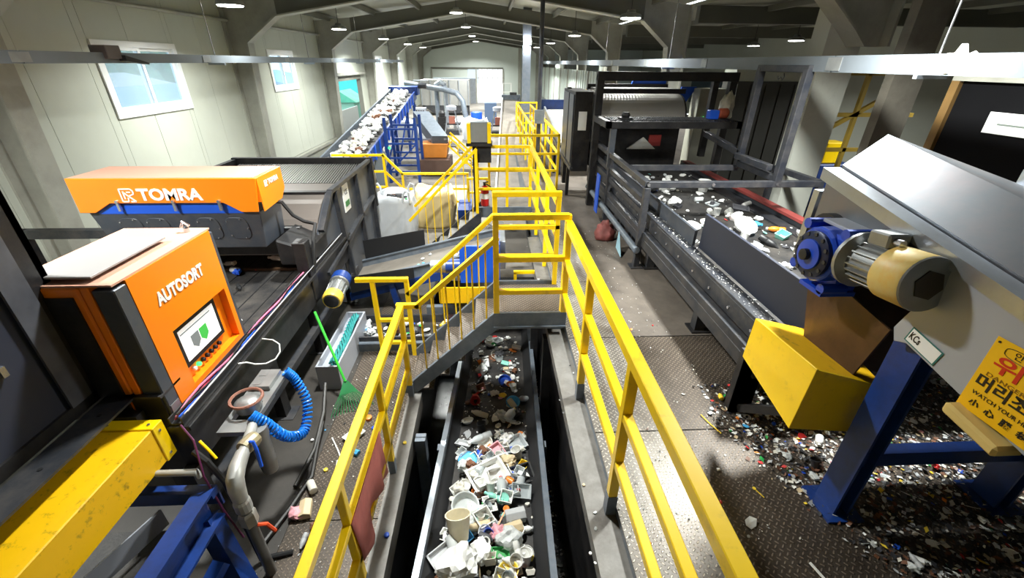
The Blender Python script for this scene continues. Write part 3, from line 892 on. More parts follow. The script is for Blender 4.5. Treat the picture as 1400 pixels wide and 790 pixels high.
MB().box(BX0 + 0.1, BX1 - 0.1, 5.0, 5.04, BZ - 0.02, BZ + 0.03).build('rust_strip', RUST, t)
# hoses and cables lying in the channel
for i, (c, dx, lab) in enumerate((((190, 40, 70), -0.055, 'crimson air hose in the cable channel'), ((40, 90, 200), -0.035, 'blue air hose in the cable channel'), ((190, 190, 195), 0.02, 'thin steel rod along the cable channel'),
                                  ((230, 120, 150), -0.045, 'pink air hose in the cable channel'), ((30, 30, 32), -0.02, 'black cable in the cable channel'), ((200, 200, 205), 0.05, 'second thin steel rod beside the channel'))):
    pts = []
    for j in range(24):
        yy = 2.26 + 3.4 * j / 23
        pts.append((BX1 + dx + (0.012 * math.sin(j * 1.1 + i) if i not in (2, 5) else 0), yy, 0.235 + 0.008 * i + (0.012 * math.sin(j * 0.9 + 2 * i) if i not in (2, 5) else 0.03)))
    tag(MB().tube(pts, 0.008 if i not in (2, 5) else 0.0045, 6).build('air_hose' if i not in (2, 5) else 'steel_rod', mat('hose_%d' % i, c, 0.4, 0.6 if i in (2, 5) else 0), smooth=True), lab, 'hose' if i not in (2, 5) else 'rod')

# sensor box with logo
t = thing('sensor_box', 'long orange sensor box with white TOMRA lettering above the left belt', 'sorting machine', (-3.4, 4.8, 0.5))
xa, xb, ya, yb_, za, zb = -4.28, -2.44, 4.5, 5.08, 0.98, 1.335
MB().prism([(xa, ya, zb), (xa, ya, za), (xa + 0.16, ya, za), (xa + 0.34, ya, za + 0.1), (xb - 0.36, ya, za + 0.1), (xb - 0.2, ya, za), (xb - 0.03, ya, za), (xb + 0.03, ya, zb)], (0, 0.02, 0)).build('front_cover', ORG, t, bevel=0.004)
MB().box(xa, xb + 0.02, ya + 0.02, yb_, za + 0.1, zb).prism([(xb + 0.02, ya + 0.02, zb), (xb + 0.02, ya + 0.02, za), (xb + 0.02, yb_ - 0.12, za + 0.02), (xb + 0.02, yb_, za + 0.12), (xb + 0.02, yb_, zb)], (0.012, 0, 0)).build('housing', ORG, t, bevel=0.004)
MB().box(xa + 0.02, xb, ya + 0.015, yb_ - 0.02, zb, zb + 0.006).build('top_sheet', mat('top_lit_orange_enamel', (206, 158, 136), 0.5, 0, 0.04, 2), t)  # light from above painted in as a paler top than the orange sides
MB().box(xa + 0.16, xb - 0.2, ya + 0.03, ya + 0.06, za - 0.02, za + 0.1).build('blue_strip', BLUB, t)
MB().prism([(xa + 0.06, ya + 0.03, za), (xb - 0.03, ya + 0.03, za), (xb - 0.1, ya + 0.1, za - 0.44), (xa + 0.12, ya + 0.1, za - 0.44)], (0, 0.5, 0)).build('lower_body', CHAR, t, bevel=0.006)
for x in (xa + 0.42, xa + 0.98, xb - 0.4):
    l = MB().box(x - 0.012, x + 0.012, ya - 0.015, ya + 0.02, za + 0.02, za + 0.12).cyl((x, ya - 0.02, za + 0.12), (x, ya + 0.0, za + 0.12), 0.016, 10)
    l.build('latch', CHROME, t)
for i, x in enumerate((xa + 0.42, xa + 0.7, xb - 0.62, xb - 0.32)):
    pts = []
    for a in range(20):
        an = 2 * PI * a / 20
        e = 0.6
        cx_ = 0.12 * math.copysign(abs(math.cos(an)) ** e, math.cos(an))
        cz_ = 0.13 * math.copysign(abs(math.sin(an)) ** e, math.sin(an))
        zz = za - 0.2 + cz_
        pts.append((x + cx_, ya + 0.03 + (za - zz) * 0.16 - 0.008, zz))
    h = MB().prism(pts, (0, 0.012, 0)).build('hatch_cover', CHAR, t, bevel=0.003)
    for a in range(0, 20, 4):
        p = V(pts[a]) * 0.88 + V((x, ya + 0.06, za - 0.2)) * 0.12
        MB().cyl((p.x, p.y - 0.01, p.z), (p.x, p.y + 0.006, p.z), 0.008, 6).build('bolt', CHROME, h)
text('TOMRA', 0.165, frame((-3.31, ya - 0.003, 1.165), (1, 0, 0), (0, 0, 1)), WHITE, t, 'lettering', 0.002, 0.64, 0.006)
text('TOMRA', 0.075, frame((xb + 0.037, 4.84, 1.245), (0, 1, 0), (0, 0, 1)), WHITE, t, 'lettering', 0.002, 0.24, 0.002)


def logo(o, ex, ez, s, parent):
    """square bracket mark: rounded frame with a folded ribbon inside"""
    o, ex, ez = V(o), V(ex), V(ez)
    out = ex.cross(ez).normalized() * 0.002
    L = lambda pts, w: [MB().bar(o + ex * a[0] * s + ez * a[1] * s, o + ex * b[0] * s + ez * b[1] * s, w * s, 0.004, out) for a, b in zip(pts, pts[1:])]
    mb = MB()
    for m in L([(-0.5, -0.5), (-0.5, 0.5), (0.35, 0.5), (0.5, 0.35), (0.5, 0.1), (0.1, -0.05)], 0.1) + L([(-0.5, -0.5), (-0.05, -0.5), (0.0, -0.2)], 0.1) + L([(-0.25, 0.32), (-0.25, -0.3)], 0.1) + L([(-0.25, 0.25), (0.5, -0.5), (0.12, -0.5)], 0.1) + L([(0.0, 0.25), (0.3, 0.25)], 0.1):
        mb.add(m.v, m.f)
    return mb.build('logo_mark', WHITE, parent)


logo((-3.73, ya - 0.003, 1.165), (1, 0, 0), (0, 0, 1), 0.13, t)
logo((xb + 0.037, 4.67, 1.245), (0, 1, 0), (0, 0, 1), 0.06, t)
# black mouth under the sensor and arm bracket
t = thing('sorter_hood', 'dark grey sorter hood and hopper behind the orange sensor box', 'sorting machine', (-3.2, 6.4, G))
MB().box(-4.35, -2.35, 5.06, 5.5, 0.26, 0.6).build('black_mouth', BLK, t)
prof = [(5.06, 0.25), (5.08, 0.5), (5.2, 0.66), (5.4, 0.8), (5.6, 0.87), (5.66, 0.87), (5.66, 0.25)]
HOODM = mat('brown_grey_hood', (112, 105, 100), 0.42, 0.25, 0.12, 2)
MB().prism([(-4.3, y, z) for y, z in prof], (2.14, 0, 0)).build('curved_hood', HOODM, t)
MB().prism([(-2.16, 4.9, 0.24), (-2.16, 5.08, 0.55), (-2.16, 5.6, 0.9), (-2.16, 7.64, 0.9), (-2.16, 7.6, -0.55), (-2.16, 6.4, -0.72), (-2.16, 5.3, -0.3)], (0.03, 0, 0)).build('side_plate', CHAR, t, bevel=0.005)
for (p, q) in (((-2.1, 5.75, 0.86), (-2.1, 5.95, -0.5)), ((-2.1, 6.75, 0.86), (-2.1, 6.8, -0.5)), ((-2.1, 5.0, 0.0), (-2.1, 7.55, 0.3)), ((-2.1, 5.08, 0.55), (-2.1, 5.6, 0.9)), ((-2.1, 5.6, 0.9), (-2.1, 7.66, 0.9)), ((-2.1, 7.6, 0.87), (-2.1, 7.57, -0.55)), ((-2.1, 5.2, -0.3), (-2.1, 6.5, -0.75))):
    MB().bar(p, q, 0.05, 0.07, (1, 0, 0)).build('stiffener', DKG, t)
MB().box(-4.38, -2.05, 7.6, 7.68, 0.1, 0.94).build('rim', BLK, t)
MB().box(-4.38, -4.3, 5.6, 7.6, 0.1, 0.92).build('rim', BLK, t)
MB().box(-4.3, -2.13, 5.58, 5.66, 0.87, 0.9).build('rim', BLK, t)
MB().box(-4.3, -2.16, 5.66, 6.75, 0.7, 0.72).build('chute_floor', HOODM, t)
MB().prism([(-4.3, 6.75, 0.68), (-4.3, 7.6, 0.8), (-4.3, 7.6, 0.76), (-4.3, 6.75, 0.64)], (2.14, 0, 0)).build('slat_bed', BLK, t)
for i in range(52):
    x = -4.24 + i * 0.0395
    MB().prism([(x, 6.75, 0.68), (x, 7.58, 0.8), (x, 7.58, 0.85), (x, 6.75, 0.73)], (0.018, 0, 0)).build('slat', mat('slat_grey', (120, 118, 114), 0.4, 0.5), t)
MB().box(-2.13, -2.118, 6.12, 6.38, 0.45, 0.86).build('data_plate', WHITE, t)
text('CE', 0.1, frame((-2.115, 6.25, 0.72), (0, 1, 0), (0, 0, 1)), RUB, t, 'lettering', 0.001)
MB().box(-2.114, -2.112, 6.16, 6.34, 0.52, 0.6).build('plate_band', mat('green_print', (60, 130, 70), 0.5), t)
MB().prism([(-2.45, 4.62, 0.62), (-2.1, 4.62, 0.5), (-2.1, 4.62, 0.3), (-2.45, 4.62, 0.3)], (0, 0.6, 0)).build('bracket_block', BLK, t, bevel=0.02)
MB().box(-2.22, -2.08, 4.5, 4.66, -0.1, 0.62).build('bracket_post', BLK, t, bevel=0.008)
tag(MB().tube([(-2.5, 4.85, 1.0), (-2.38, 4.86, 0.98), (-2.3, 4.88, 0.82), (-2.2, 4.9, 0.74), (-2.06, 4.86, 0.72), (-2.05, 4.7, 0.6), (-2.07, 4.62, 0.3), (-2.1, 4.58, 0.22)], 0.022, 8).build('black_cable', RUB, smooth=True), 'thick black cable curving from the orange sensor box to the belt side', 'cable')
# bracket arm left end of the sensor
tag(MB().box(-5.2, -4.2, 4.7, 4.78, 0.62, 0.72).box(-5.25, -5.17, 4.7, 4.78, G, 0.72).build('support_bracket', DKG), 'dark steel arm carrying the left end of the orange sensor box', 'bracket')

# cabinet AUTOSORT
t = thing('control_cabinet', 'orange control cabinet with AUTOSORT lettering and a touch screen', 'cabinet', (-2.5, 2.75, 0.2))
cx0, cx1, cy0, cy1, cz0, cz1 = -2.86, -2.2, 2.29, 3.29, 0.22, 1.23
MB().box(cx0, cx1 - 0.2, cy0, cy1, cz0, cz1).build('body', ORG, t, bevel=0.01)
MB().box(cx1 - 0.19, cx1 - 0.14, cy0, cy1, cz0, cz1).build('door_edge', ORG, t, bevel=0.006)
MB().box(cx0 - 0.01, cx1 - 0.24, cy0 - 0.012, cy0, cz0 + 0.02, cz1 - 0.06).build('side_panel', BLK, t)
MB().box(cx1 - 0.13, cx1 - 0.002, cy0 + 0.0, cy0 + 0.1, cz0, cz1 - 0.02).build('grey_edge', CHAR, t, bevel=0.006)
MB().box(cx1 - 0.13, cx1 - 0.002, cy1 - 0.04, cy1, cz0, cz1 - 0.02).build('grey_edge', CHAR, t, bevel=0.006)
sy0, sy1, sz0, sz1 = 2.56, 3.2, 0.30, 0.75
fx = cx1 - 0.12
f = MB().box(fx, cx1, cy0 + 0.1, sy0, cz0, cz1).box(fx, cx1, sy1, cy1 - 0.04, cz0, cz1).box(fx, cx1, sy0, sy1, sz1, cz1).box(fx, cx1, sy0, sy1, cz0, sz0)
f.build('door_front', ORG, t)
MB().box(fx, fx + 0.06, sy0, sy1, sz0, sz1).build('recess', ORG, t)
fx += 0.03
sc_ = MB().box(fx + 0.03, fx + 0.055, sy0 + 0.01, sy1 - 0.11, sz0 + 0.1, sz1 - 0.005).build('screen_bezel', RUB, t, bevel=0.004)
MB().box(fx + 0.055, fx + 0.057, sy0 + 0.07, sy1 - 0.15, sz0 + 0.14, sz1 - 0.055).build('screen', mat('lit_screen', (236, 238, 238), 0.3, emit=0.55), sc_)
for i, (yy, c, m_) in enumerate(((2.77, (110, 116, 118), 'icon_grey'), (2.87, (60, 170, 70), 'icon_green'))):
    q = [(yy - 0.045, 0.6), (yy + 0.045, 0.6), (yy + 0.045, 0.52), (yy, 0.48), (yy - 0.045, 0.52)]
    MB().prism([(fx + 0.0575, a, b) for a, b in q], (0.001, 0, 0)).build('screen_icon', mat(m_, c, 0.4, emit=0.4), sc_)
MB().box(fx + 0.0575, fx + 0.0585, sy0 + 0.08, sy1 - 0.2, sz1 - 0.095, sz1 - 0.085).build('screen_text', mat('icon_grey', (110, 116, 118), 0.4, emit=0.4), sc_)
for i in range(7):
    yy = sy0 + 0.11 + i * 0.055
    MB().lathe([(0.017, 0), (0.017, 0.02), (0.013, 0.024)], 12, (fx + 0.03, yy, sz0 + 0.05), (1, 0, 0)).build('push_button', mat('lamp_green', (60, 230, 110), 0.3, emit=2.0) if i == 1 else (WHITE if i == 0 else RUB), t)
text('AUTOSORT', 0.12, frame((cx1 + 0.003, 2.79, 1.0), (0, 1, 0), (0, 0, 1)), WHITE, t, 'lettering', 0.002, 0.5, 0.005)
MB().box(cx0 + 0.01, cx1 - 0.01, cy0 + 0.01, cy1 - 0.01, cz1, cz1 + 0.012).build('top_sheet', mat('top_lit_orange_enamel', (206, 158, 136)), t)  # cabinet top paled the same way, overhead light put into its colour
MB().box(-2.75, -2.34, 2.34, 2.99, cz1 + 0.035, cz1 + 0.05).box(-2.7, -2.4, 2.4, 2.9, cz1 + 0.012, cz1 + 0.035).build('roof_lid', mat('grey_lid', (146, 143, 142), 0.5), t, bevel=0.003)
MB().lathe([(0.02, 0), (0.02, 0.03), (0.012, 0.04)], 10, (cx1 - 0.12, cy1 - 0.1, cz1 + 0.012)).tube([(cx1 - 0.15, cy1 - 0.1, cz1 + 0.05), (cx1 - 0.13, cy1 - 0.1, cz1 + 0.09), (cx1 - 0.09, cy1 - 0.1, cz1 + 0.06)], 0.012, 6).build('lifting_eye', CHROME, t)
MB().box(cx1 - 0.11, cx1 + 0.002, cy0 + 0.01, cy0 + 0.09, cz0 + 0.02, cz0 + 0.1).build('corner_badge', ALU, t)
MB().box(-2.8, -2.3, 2.3, 3.2, 0.1, 0.22).box(-2.8, -2.7, 2.35, 2.45, -0.1, 0.1).box(-2.8, -2.7, 3.05, 3.15, -0.1, 0.1).build('plinth', BLK, t)

# tall dark hood wall nearest the viewer
t = thing('dark_hood', 'tall dark blue-grey hood panel at the left edge with a black steel corner', 'machine housing', (-2.8, 1.3, G))
MB().box(-2.66, -2.62, -0.6, 2.16, 0.5, 2.9).build('panel', NAVY, t)
MB().box(-2.64, -2.6, 2.24, 2.37, 0.45, 2.9).box(-2.9, -2.6, 2.33, 2.37, 0.45, 2.9).build('corner_post', BLK, t)
MB().box(-2.6, -2.585, 2.1, 2.24, 0.5, 2.9).build('steel_strip', mat('worn_grey_strip', (88, 90, 98), 0.5, 0.3, 0.3, 6), t)
MB().box(-2.63, -2.59, 1.9, 1.93, 0.9, 0.96).build('latch', CHROME, t)
MB().box(-2.68, -2.6, -0.6, 2.3, 0.42, 0.5).build('bottom_rail', BLK, t)
t = thing('steel_channel', 'black steel channel beam with bolt holes behind the yellow cover', 'beam', (-2.5, 1.2, 0.2))
MB().box(-2.56, -2.37, -0.6, 2.42, 0.42, 0.436).box(-2.56, -2.545, -0.6, 2.42, 0.22, 0.42).box(-2.56, -2.37, -0.6, 2.42, 0.22, 0.236).build('profile', DKG, t)
MB().box(-2.42, -2.22, 2.28, 2.44, -0.7, 0.42).build('post', BLK, t, bevel=0.005)
MB().box(-2.45, -2.2, 2.26, 2.46, 0.42, 0.436).build('cap_plate', DKG, t)
for yy in (2.31, 2.4):
    for x in (-2.4, -2.26):
        MB().cyl((x, yy, 0.436), (x, yy, 0.442), 0.012, 8).build('bolt', ALU, t)
for yy in (0.9, 1.3, 1.7, 2.1):
    MB().cyl((-2.46, yy, 0.436), (-2.46, yy, 0.44), 0.012, 8).build('bolt', RUB, t)
# yellow belt cover
t = thing('yellow_cover', 'yellow sheet-metal guard speckled with grime in the lower left corner', 'guard', (-2.38, 1.2, 0.0))
MB().prism([(-2.57, -0.3, 0.3), (-2.2, -0.3, 0.3), (-2.2, -0.3, 0.02), (-2.57, -0.3, 0.02)], (0, 2.4, 0)).build('cover', YELD, t, bevel=0.006)
MB().prism([(-2.578, 2.1, 0.308), (-2.192, 2.1, 0.308), (-2.192, 2.1, 0.015), (-2.578, 2.1, 0.015)], (0, 0.09, 0)).build('end_cap', YEL, t, bevel=0.004)
for p in ((-2.5, 2.14, 0.31), (-2.24, 2.14, 0.31), (-2.19, 2.14, 0.26), (-2.19, 2.14, 0.06)):
    MB().lathe([(0.01, -0.004), (0.01, 0.004), (0.0, 0.006)], 8, p, (0, 0, 1) if p[2] > 0.3 else (1, 0, 0)).build('rivet', CHROME, t)
tag(MB().box(-2.52, -2.36, 2.2, 2.27, 0.2, 0.32).build('small_bracket', DKG), 'small grey angle bracket at the end of the yellow guard', 'bracket')
# blue frame under it
t = thing('blue_support_frame', 'blue steel support frame with diagonal leg at the lower left', 'frame', (-2.1, 1.6, G))
MB().box(-2.55, -1.86, 1.93, 2.0, -0.16, -0.1).box(-2.55, -1.86, 1.985, 2.0, -0.28, -0.16).build('cross_beam', BLU, t)
MB().box(-1.98, -1.86, -0.5, 1.93, -0.12, -0.1).box(-1.93, -1.915, -0.5, 1.93, -0.3, -0.12).box(-1.98, -1.83, -0.5, 1.93, -0.32, -0.3).build('long_beam', BLU, t)
MB().bar((-1.93, 1.9, -0.3), (-1.72, 1.72, G), 0.12, 0.1, (1, 0, 0)).build('leg', BLU, t)
MB().bar((-1.93, 1.0, -0.3), (-1.93, 1.0, G), 0.12, 0.1, (1, 0, 0)).build('leg', BLU, t)
MB().bar((-1.93, 1.2, G + 0.1), (-1.8, 1.72, -0.5), 0.08, 0.08, (1, 0, 0)).build('brace', BLU, t)
tag(MB().box(-2.9, -1.99, -0.4, 1.9, -0.5, -0.42).build('return_belt', BELT), 'black return belt visible inside the blue support frame', 'belt')
tag(MB().prism([(-2.45, 1.2, -0.2), (-2.2, 1.9, -0.2), (-2.2, 1.9, -0.35), (-2.45, 1.2, -0.35)], (0.01, 0, 0)).build('grey_deflector', GREYP), 'pale grey deflector sheet under the yellow guard', 'plate')

# ------------------------------------------------------------------ galvanised air pipe with valve and water trap
PIPE = mat('galvanised_pipe', (178, 178, 174), 0.4, 0.3, 0.2, 8, 0.04, 40)
t = thing('air_pipe', 'galvanised air pipe with elbows and a blue-handled valve at the lower left', 'pipe', (-1.58, 1.8, G))
pth = [(-1.78, 2.42, 0.04), (-1.75, 2.33, 0.06), (-1.66, 2.02, 0.1)]
MB().tube(pth, 0.034, 12).build('pipe_run', PIPE, t, smooth=True)
MB().tube([(-1.68, 2.08, 0.09), (-1.65, 1.96, 0.1), (-1.635, 1.89, 0.08), (-1.625, 1.86, 0.02), (-1.62, 1.85, -0.06)], [0.044, 0.05, 0.052, 0.05, 0.044], 14).build('elbow', PIPE, t, smooth=True)
MB().lathe([(0.046, -0.16), (0.05, -0.15), (0.05, -0.08), (0.042, -0.06)], 14, (-1.62, 1.85, 0)).lathe([(0.048, -0.3), (0.054, -0.29), (0.054, -0.2), (0.046, -0.18)], 6, (-1.62, 1.85, 0)).build('union_nut', PIPE, t)
MB().cyl((-1.62, 1.85, -0.06), (-1.6, 1.82, G), 0.034, 12).build('down_pipe', mat('dark_pipe', (112, 112, 110), 0.4, 0.4, 0.2, 8), t, smooth=True)
MB().lathe([(0.05, 0), (0.055, 0.02), (0.055, 0.1), (0.05, 0.12)], 12, (-1.70, 2.12, 0.085), (0.22, 0.95, -0.1)).build('valve_body', mat('dull_brass', (170, 160, 130), 0.4, 0.4, 0.2, 8), t)
MB().tube([(-1.66, 2.15, 0.12), (-1.63, 2.14, 0.13), (-1.61, 2.12, 0.08), (-1.59, 2.08, -0.04)], 0.012, 6).build('valve_handle', BLUB, t)
MB().tube([(-1.58, 1.85, -0.32), (-1.53, 1.86, -0.33), (-1.5, 1.87, -0.42)], 0.013, 6).build('valve_handle', mat('orange_red_handle', (225, 80, 40), 0.4), t)
t = thing('air_filter_unit', 'grey air preparation unit with a metal bowl and hand wheel on the sorter side', 'air filter', (-1.85, 2.6, -0.4))
MB().box(-1.98, -1.76, 2.3, 2.42, 0.02, 0.06).box(-1.98, -1.76, 2.62, 2.72, 0.02, 0.06).box(-1.98, -1.94, 2.42, 2.62, 0.02, 0.06).box(-1.8, -1.76, 2.42, 2.62, 0.02, 0.06).box(-1.98, -1.76, 2.72, 2.98, 0.03, 0.06).build('bracket', ALU, t)
MB().box(-1.96, -1.8, 2.74, 2.96, 0.06, 0.1).box(-1.94, -1.88, 2.76, 2.85, 0.1, 0.104).box(-1.94, -1.88, 2.87, 2.95, 0.1, 0.104).build('manifold', ALU, t, bevel=0.006)
MB().lathe([(0.09, 0.06), (0.09, 0.12), (0.06, 0.14), (0.03, 0.15)], 18, (-1.87, 2.55, 0)).build('regulator', ALU, t, smooth=True)
ring = [(-1.87 + 0.11 * math.cos(a * PI / 12), 2.55 + 0.11 * math.sin(a * PI / 12), 0.15) for a in range(25)]
MB().tube(ring, 0.012, 6).build('hand_wheel', mat('brown_wheel', (140, 95, 80), 0.5), t)
MB().lathe([(0.03, -0.42), (0.055, -0.4), (0.062, -0.32), (0.066, -0.08), (0.075, -0.02), (0.075, 0.04)], 16, (-1.74, 2.36, 0)).build('filter_bowl', ALU, t, smooth=True)
# blue spiral hose
pts = []
N_ = 150
cp = [V((-1.78, 2.42, 0.1)), V((-1.70, 2.42, 0.02)), V((-1.64, 2.5, -0.2)), V((-1.6, 2.68, -0.34)), V((-1.62, 2.88, -0.22)), V((-1.70, 2.95, -0.02)), V((-1.76, 2.95, 0.08))]
ax = []
for i in range(N_ * 4 + 1):
    u = i / (N_ * 4) * (len(cp) - 1)
    k = min(int(u), len(cp) - 2)
    f_ = u - k
    p0, p1, p2, p3 = cp[max(k - 1, 0)], cp[k], cp[k + 1], cp[min(k + 2, len(cp) - 1)]
    ax.append(0.5 * ((2 * p1) + (p2 - p0) * f_ + (2 * p0 - 5 * p1 + 4 * p2 - p3) * f_ ** 2 + (3 * p1 - p0 - 3 * p2 + p3) * f_ ** 3))
for i, p in enumerate(ax):
    tn = (ax[min(i + 1, len(ax) - 1)] - ax[max(i - 1, 0)]).normalized()
    a_ = tn.cross(V((1, 0.2, 0.1))).normalized()
    b_ = tn.cross(a_)
    an = i / len(ax) * 2 * PI * 42
    pts.append(p + (a_ * math.cos(an) + b_ * math.sin(an)) * 0.034)
tag(MB().tube(pts, 0.0095, 5).build('spiral_hose', mat('blue_hose', (20, 120, 225), 0.35), smooth=True), 'bright blue spiral air hose looping below the air filter', 'hose')
tag(MB().tube([(-2.06, 2.86, 0.24), (-2.02, 2.9, 0.22), (-1.98, 2.94, 0.17), (-1.93, 3.0, 0.13), (-1.88, 3.06, 0.13), (-1.86, 3.12, 0.16), (-1.88, 3.18, 0.2), (-1.95, 3.22, 0.22), (-2.05, 3.24, 0.22)], 0.006, 6).build('white_cable', WHITE, smooth=True), 'white cable looping off the sorter side beam', 'cable')
for i, (pts, c, lab) in enumerate((
        ([(-2.1, 2.2, 0.24), (-1.97, 2.1, 0.2), (-1.9, 1.98, 0.0), (-1.85, 1.95, -0.3), (-1.8, 1.95, -0.6)], (90, 30, 70), 'purple cable hanging from the channel end'),
        ([(-2.0, 2.1, 0.1), (-1.9, 2.05, 0.06), (-1.82, 2.02, -0.1), (-1.75, 1.95, -0.5), (-1.7, 1.9, -0.78), (-1.5, 1.95, -0.8)], (24, 24, 26), 'black hose hanging behind the air pipe'),
        ([(-1.7, 3.2, -0.75), (-1.66, 2.9, -0.79), (-1.6, 2.6, -0.795), (-1.66, 2.3, -0.79), (-1.75, 2.0, -0.79)], (34, 32, 31), 'black hose lying on the floor along the left walkway'),
        ([(-1.78, 3.6, -0.6), (-1.72, 3.3, -0.72), (-1.68, 2.9, -0.79), (-1.7, 2.5, -0.79)], (44, 42, 40), 'second black hose lying on the floor along the left walkway'))):
    tag(MB().tube(pts, 0.02 if i else 0.007, 8).build('floor_hose' if i > 1 else 'hanging_hose', mat('hose_b%d' % i, c, 0.5), smooth=True), lab, 'hose')
tag(MB().tube([(-2.2, 2.0, 0.02), (-1.95, 2.0, 0.02), (-1.94, 2.0, -0.02)], 0.022, 10).build('pipe_stub', PIPE, smooth=True), 'short galvanised pipe stub beside the yellow guard end', 'pipe')
tag(MB().tube([(-1.98, 2.15, 0.14), (-1.9, 2.1, 0.1), (-1.86, 2.08, 0.05)], 0.01, 8).build('yellow_hose', YEL, smooth=True), 'short yellow hose end beside the air pipe', 'hose')

# gear motor on the sorter side with yellow fan cover
def gear_motor(p, ax, s, lab, flip=1):
    """gearbox at p, motor running along ax"""
    p, ax = V(p), V(ax).normalized()
    t = thing('gear_motor', lab, 'motor', p)
    a = ax.cross(V((0, 0, 1))).normalized()
    return t, p, ax, a


t, p, ax_, sd = gear_motor((-1.93, 5.0, -0.05), (0.05, -1, -0.1), 1, 'small gear motor with yellow fan cover on the left sorter side')
MB().lathe([(0.09, -0.02), (0.12, 0.0), (0.12, 0.12), (0.1, 0.14)], 16, p, ax_).build('gearbox', BLU, t, smooth=True)
MB().lathe([(0.12, 0.14), (0.12, 0.17), (0.095, 0.18), (0.095, 0.4)], 18, p, ax_).build('motor_body', ALU, t, smooth=True)
for i in range(12):
    an = 2 * PI * i / 12
    d = (sd * math.cos(an) + ax_.cross(sd) * math.sin(an))
    MB().bar(p + ax_ * 0.19 + d * 0.1, p + ax_ * 0.39 + d * 0.1, 0.006, 0.02, d).build('cooling_fin', ALU, t)
MB().lathe([(0.11, 0.4), (0.115, 0.42), (0.115, 0.5), (0.1, 0.53)], 18, p, ax_).build('fan_cover', mat('faded_yellow_cover', (228, 190, 70), 0.45, 0, 0.1, 8), t, smooth=True)
MB().lathe([(0.085, 0.531), (0.085, 0.537), (0.03, 0.54)], 18, p, ax_).build('fan_grille', DKG, t)
# grey trough with teal rope
t = thing('grey_trough', 'light grey sheet trough on the floor below the small gear motor', 'trough', (-1.8, 4.3, G))
MB().box(-1.92, -1.9, 3.75, 4.9, G, -0.5).box(-1.7, -1.68, 3.75, 4.9, G, -0.5).box(-1.9, -1.7, 3.75, 3.77, G, -0.5).box(-1.9, -1.7, 4.88, 4.9, G, -0.5).box(-1.9, -1.7, 3.77, 4.88, G + 0.02, -0.58).build('sheet_box', GREYP, t)
mb = MB()
for s in range(6):
    pts = []
    for i in range(26):
        u = i / 25
        pts.append((-1.77 + 0.035 * math.cos(u * 14 + s * 1.05) + 0.02 * math.sin(u * 5), 3.85 + 1.0 * u, -0.53 + 0.03 * math.sin(u * 14 + s * 1.05) + 0.03 * math.sin(u * PI)))
    mb.tube(pts, 0.013, 5)
tag(mb.build('teal_rope', TEALR, smooth=True), 'twisted teal rope bundle lying on the grey trough', 'rope')

# green leaf rake leaning on the sorter
t = thing('leaf_rake', 'green leaf rake leaning against the left sorter', 'rake', (-1.56, 3.5, G))
MB().cyl((-1.9, 4.0, 0.04), (-1.57, 3.6, -0.58), 0.014, 8).build('handle', mat('green_handle', (60, 190, 60), 0.4), t, smooth=True)
hx = V((-1.57, 3.6, -0.58))
dn = V((0.1, -0.2, -0.235))
sd = V((0.9, 0.42, 0)).normalized()
GRN = mat('dark_green_plastic', (40, 120, 70), 0.45)
MB().prism([hx - sd * 0.02, hx + sd * 0.02, hx + dn * 0.4 + sd * 0.09, hx + dn * 0.4 - sd * 0.09], (0, 0.006, 0.008)).build('rake_head', GRN, t)
for i in range(15):
    s = (i - 7) / 7
    a = hx + dn * 0.38 + sd * 0.085 * s
    b = hx + dn * 0.95 + sd * 0.21 * s
    MB().tube([a, (a + b) / 2 + V((0, 0, 0.01)), b, b + V((0.005, -0.012, -0.012))], 0.0045, 5).build('tine', GRN, t)
# ------------------------------------------------------------------ cable trays hung at eye level
def tray(x, ya, yb, z, h, lab, hangers):
    t = thing('cable_tray', lab, 'cable tray', (x, ya, z))
    y = ya
    while y < yb - 0.1:
        e = min(y + 2.98, yb)
        MB().box(x - 0.09, x - 0.085, y, e, z - h / 2, z + h / 2).box(x + 0.085, x + 0.09, y, e, z - h / 2, z + h / 2).box(x - 0.085, x + 0.085, y, e, z - h / 2, z - h / 2 + 0.006).build('tray_section', mat('tray_galvanised', (118, 125, 132), 0.45, 0.4, 0.1, 3), t)
        MB().box(x - 0.097, x - 0.09, e - 0.1, e + 0.1, z - h * 0.4, z + h * 0.4).build('splice_plate', ALU, t)
        MB().box(x + 0.09, x + 0.097, e - 0.1, e + 0.1, z - h * 0.4, z + h * 0.4).build('splice_plate', ALU, t)
        y += 3.0
    for yy, top in hangers:
        MB().cyl((x, yy, z - h / 2 - 0.03), (x, yy, top), 0.008, 6).build('hanger_rod', CHROME, t)
        MB().box(x - 0.13, x + 0.13, yy - 0.02, yy + 0.02, z - h / 2 - 0.03, z - h / 2).build('hanger_bar', GALV, t)
    MB().tube([(x - 0.03, ya, z - h / 2 + 0.03), (x - 0.02, (ya + yb) / 2, z - h / 2 + 0.03), (x - 0.03, yb, z - h / 2 + 0.03)], 0.02, 6).build('cable', RUB, t)
    return t


tray(-4.5, -1.2, 25, 2.41, 0.11, 'galvanised cable tray hanging along the left wall', [(4.0, 3.75), (8.2, 3.75), (12.3, 3.75), (17.0, 3.75), (22.0, 3.75)])
tray(3.6, -1.2, 32, 2.41, 0.15, 'galvanised cable tray hanging along the right column line', [(3.75, 3.75), (9.6, 3.75), (15.0, 3.75), (21.0, 3.75), (27, 3.75)])
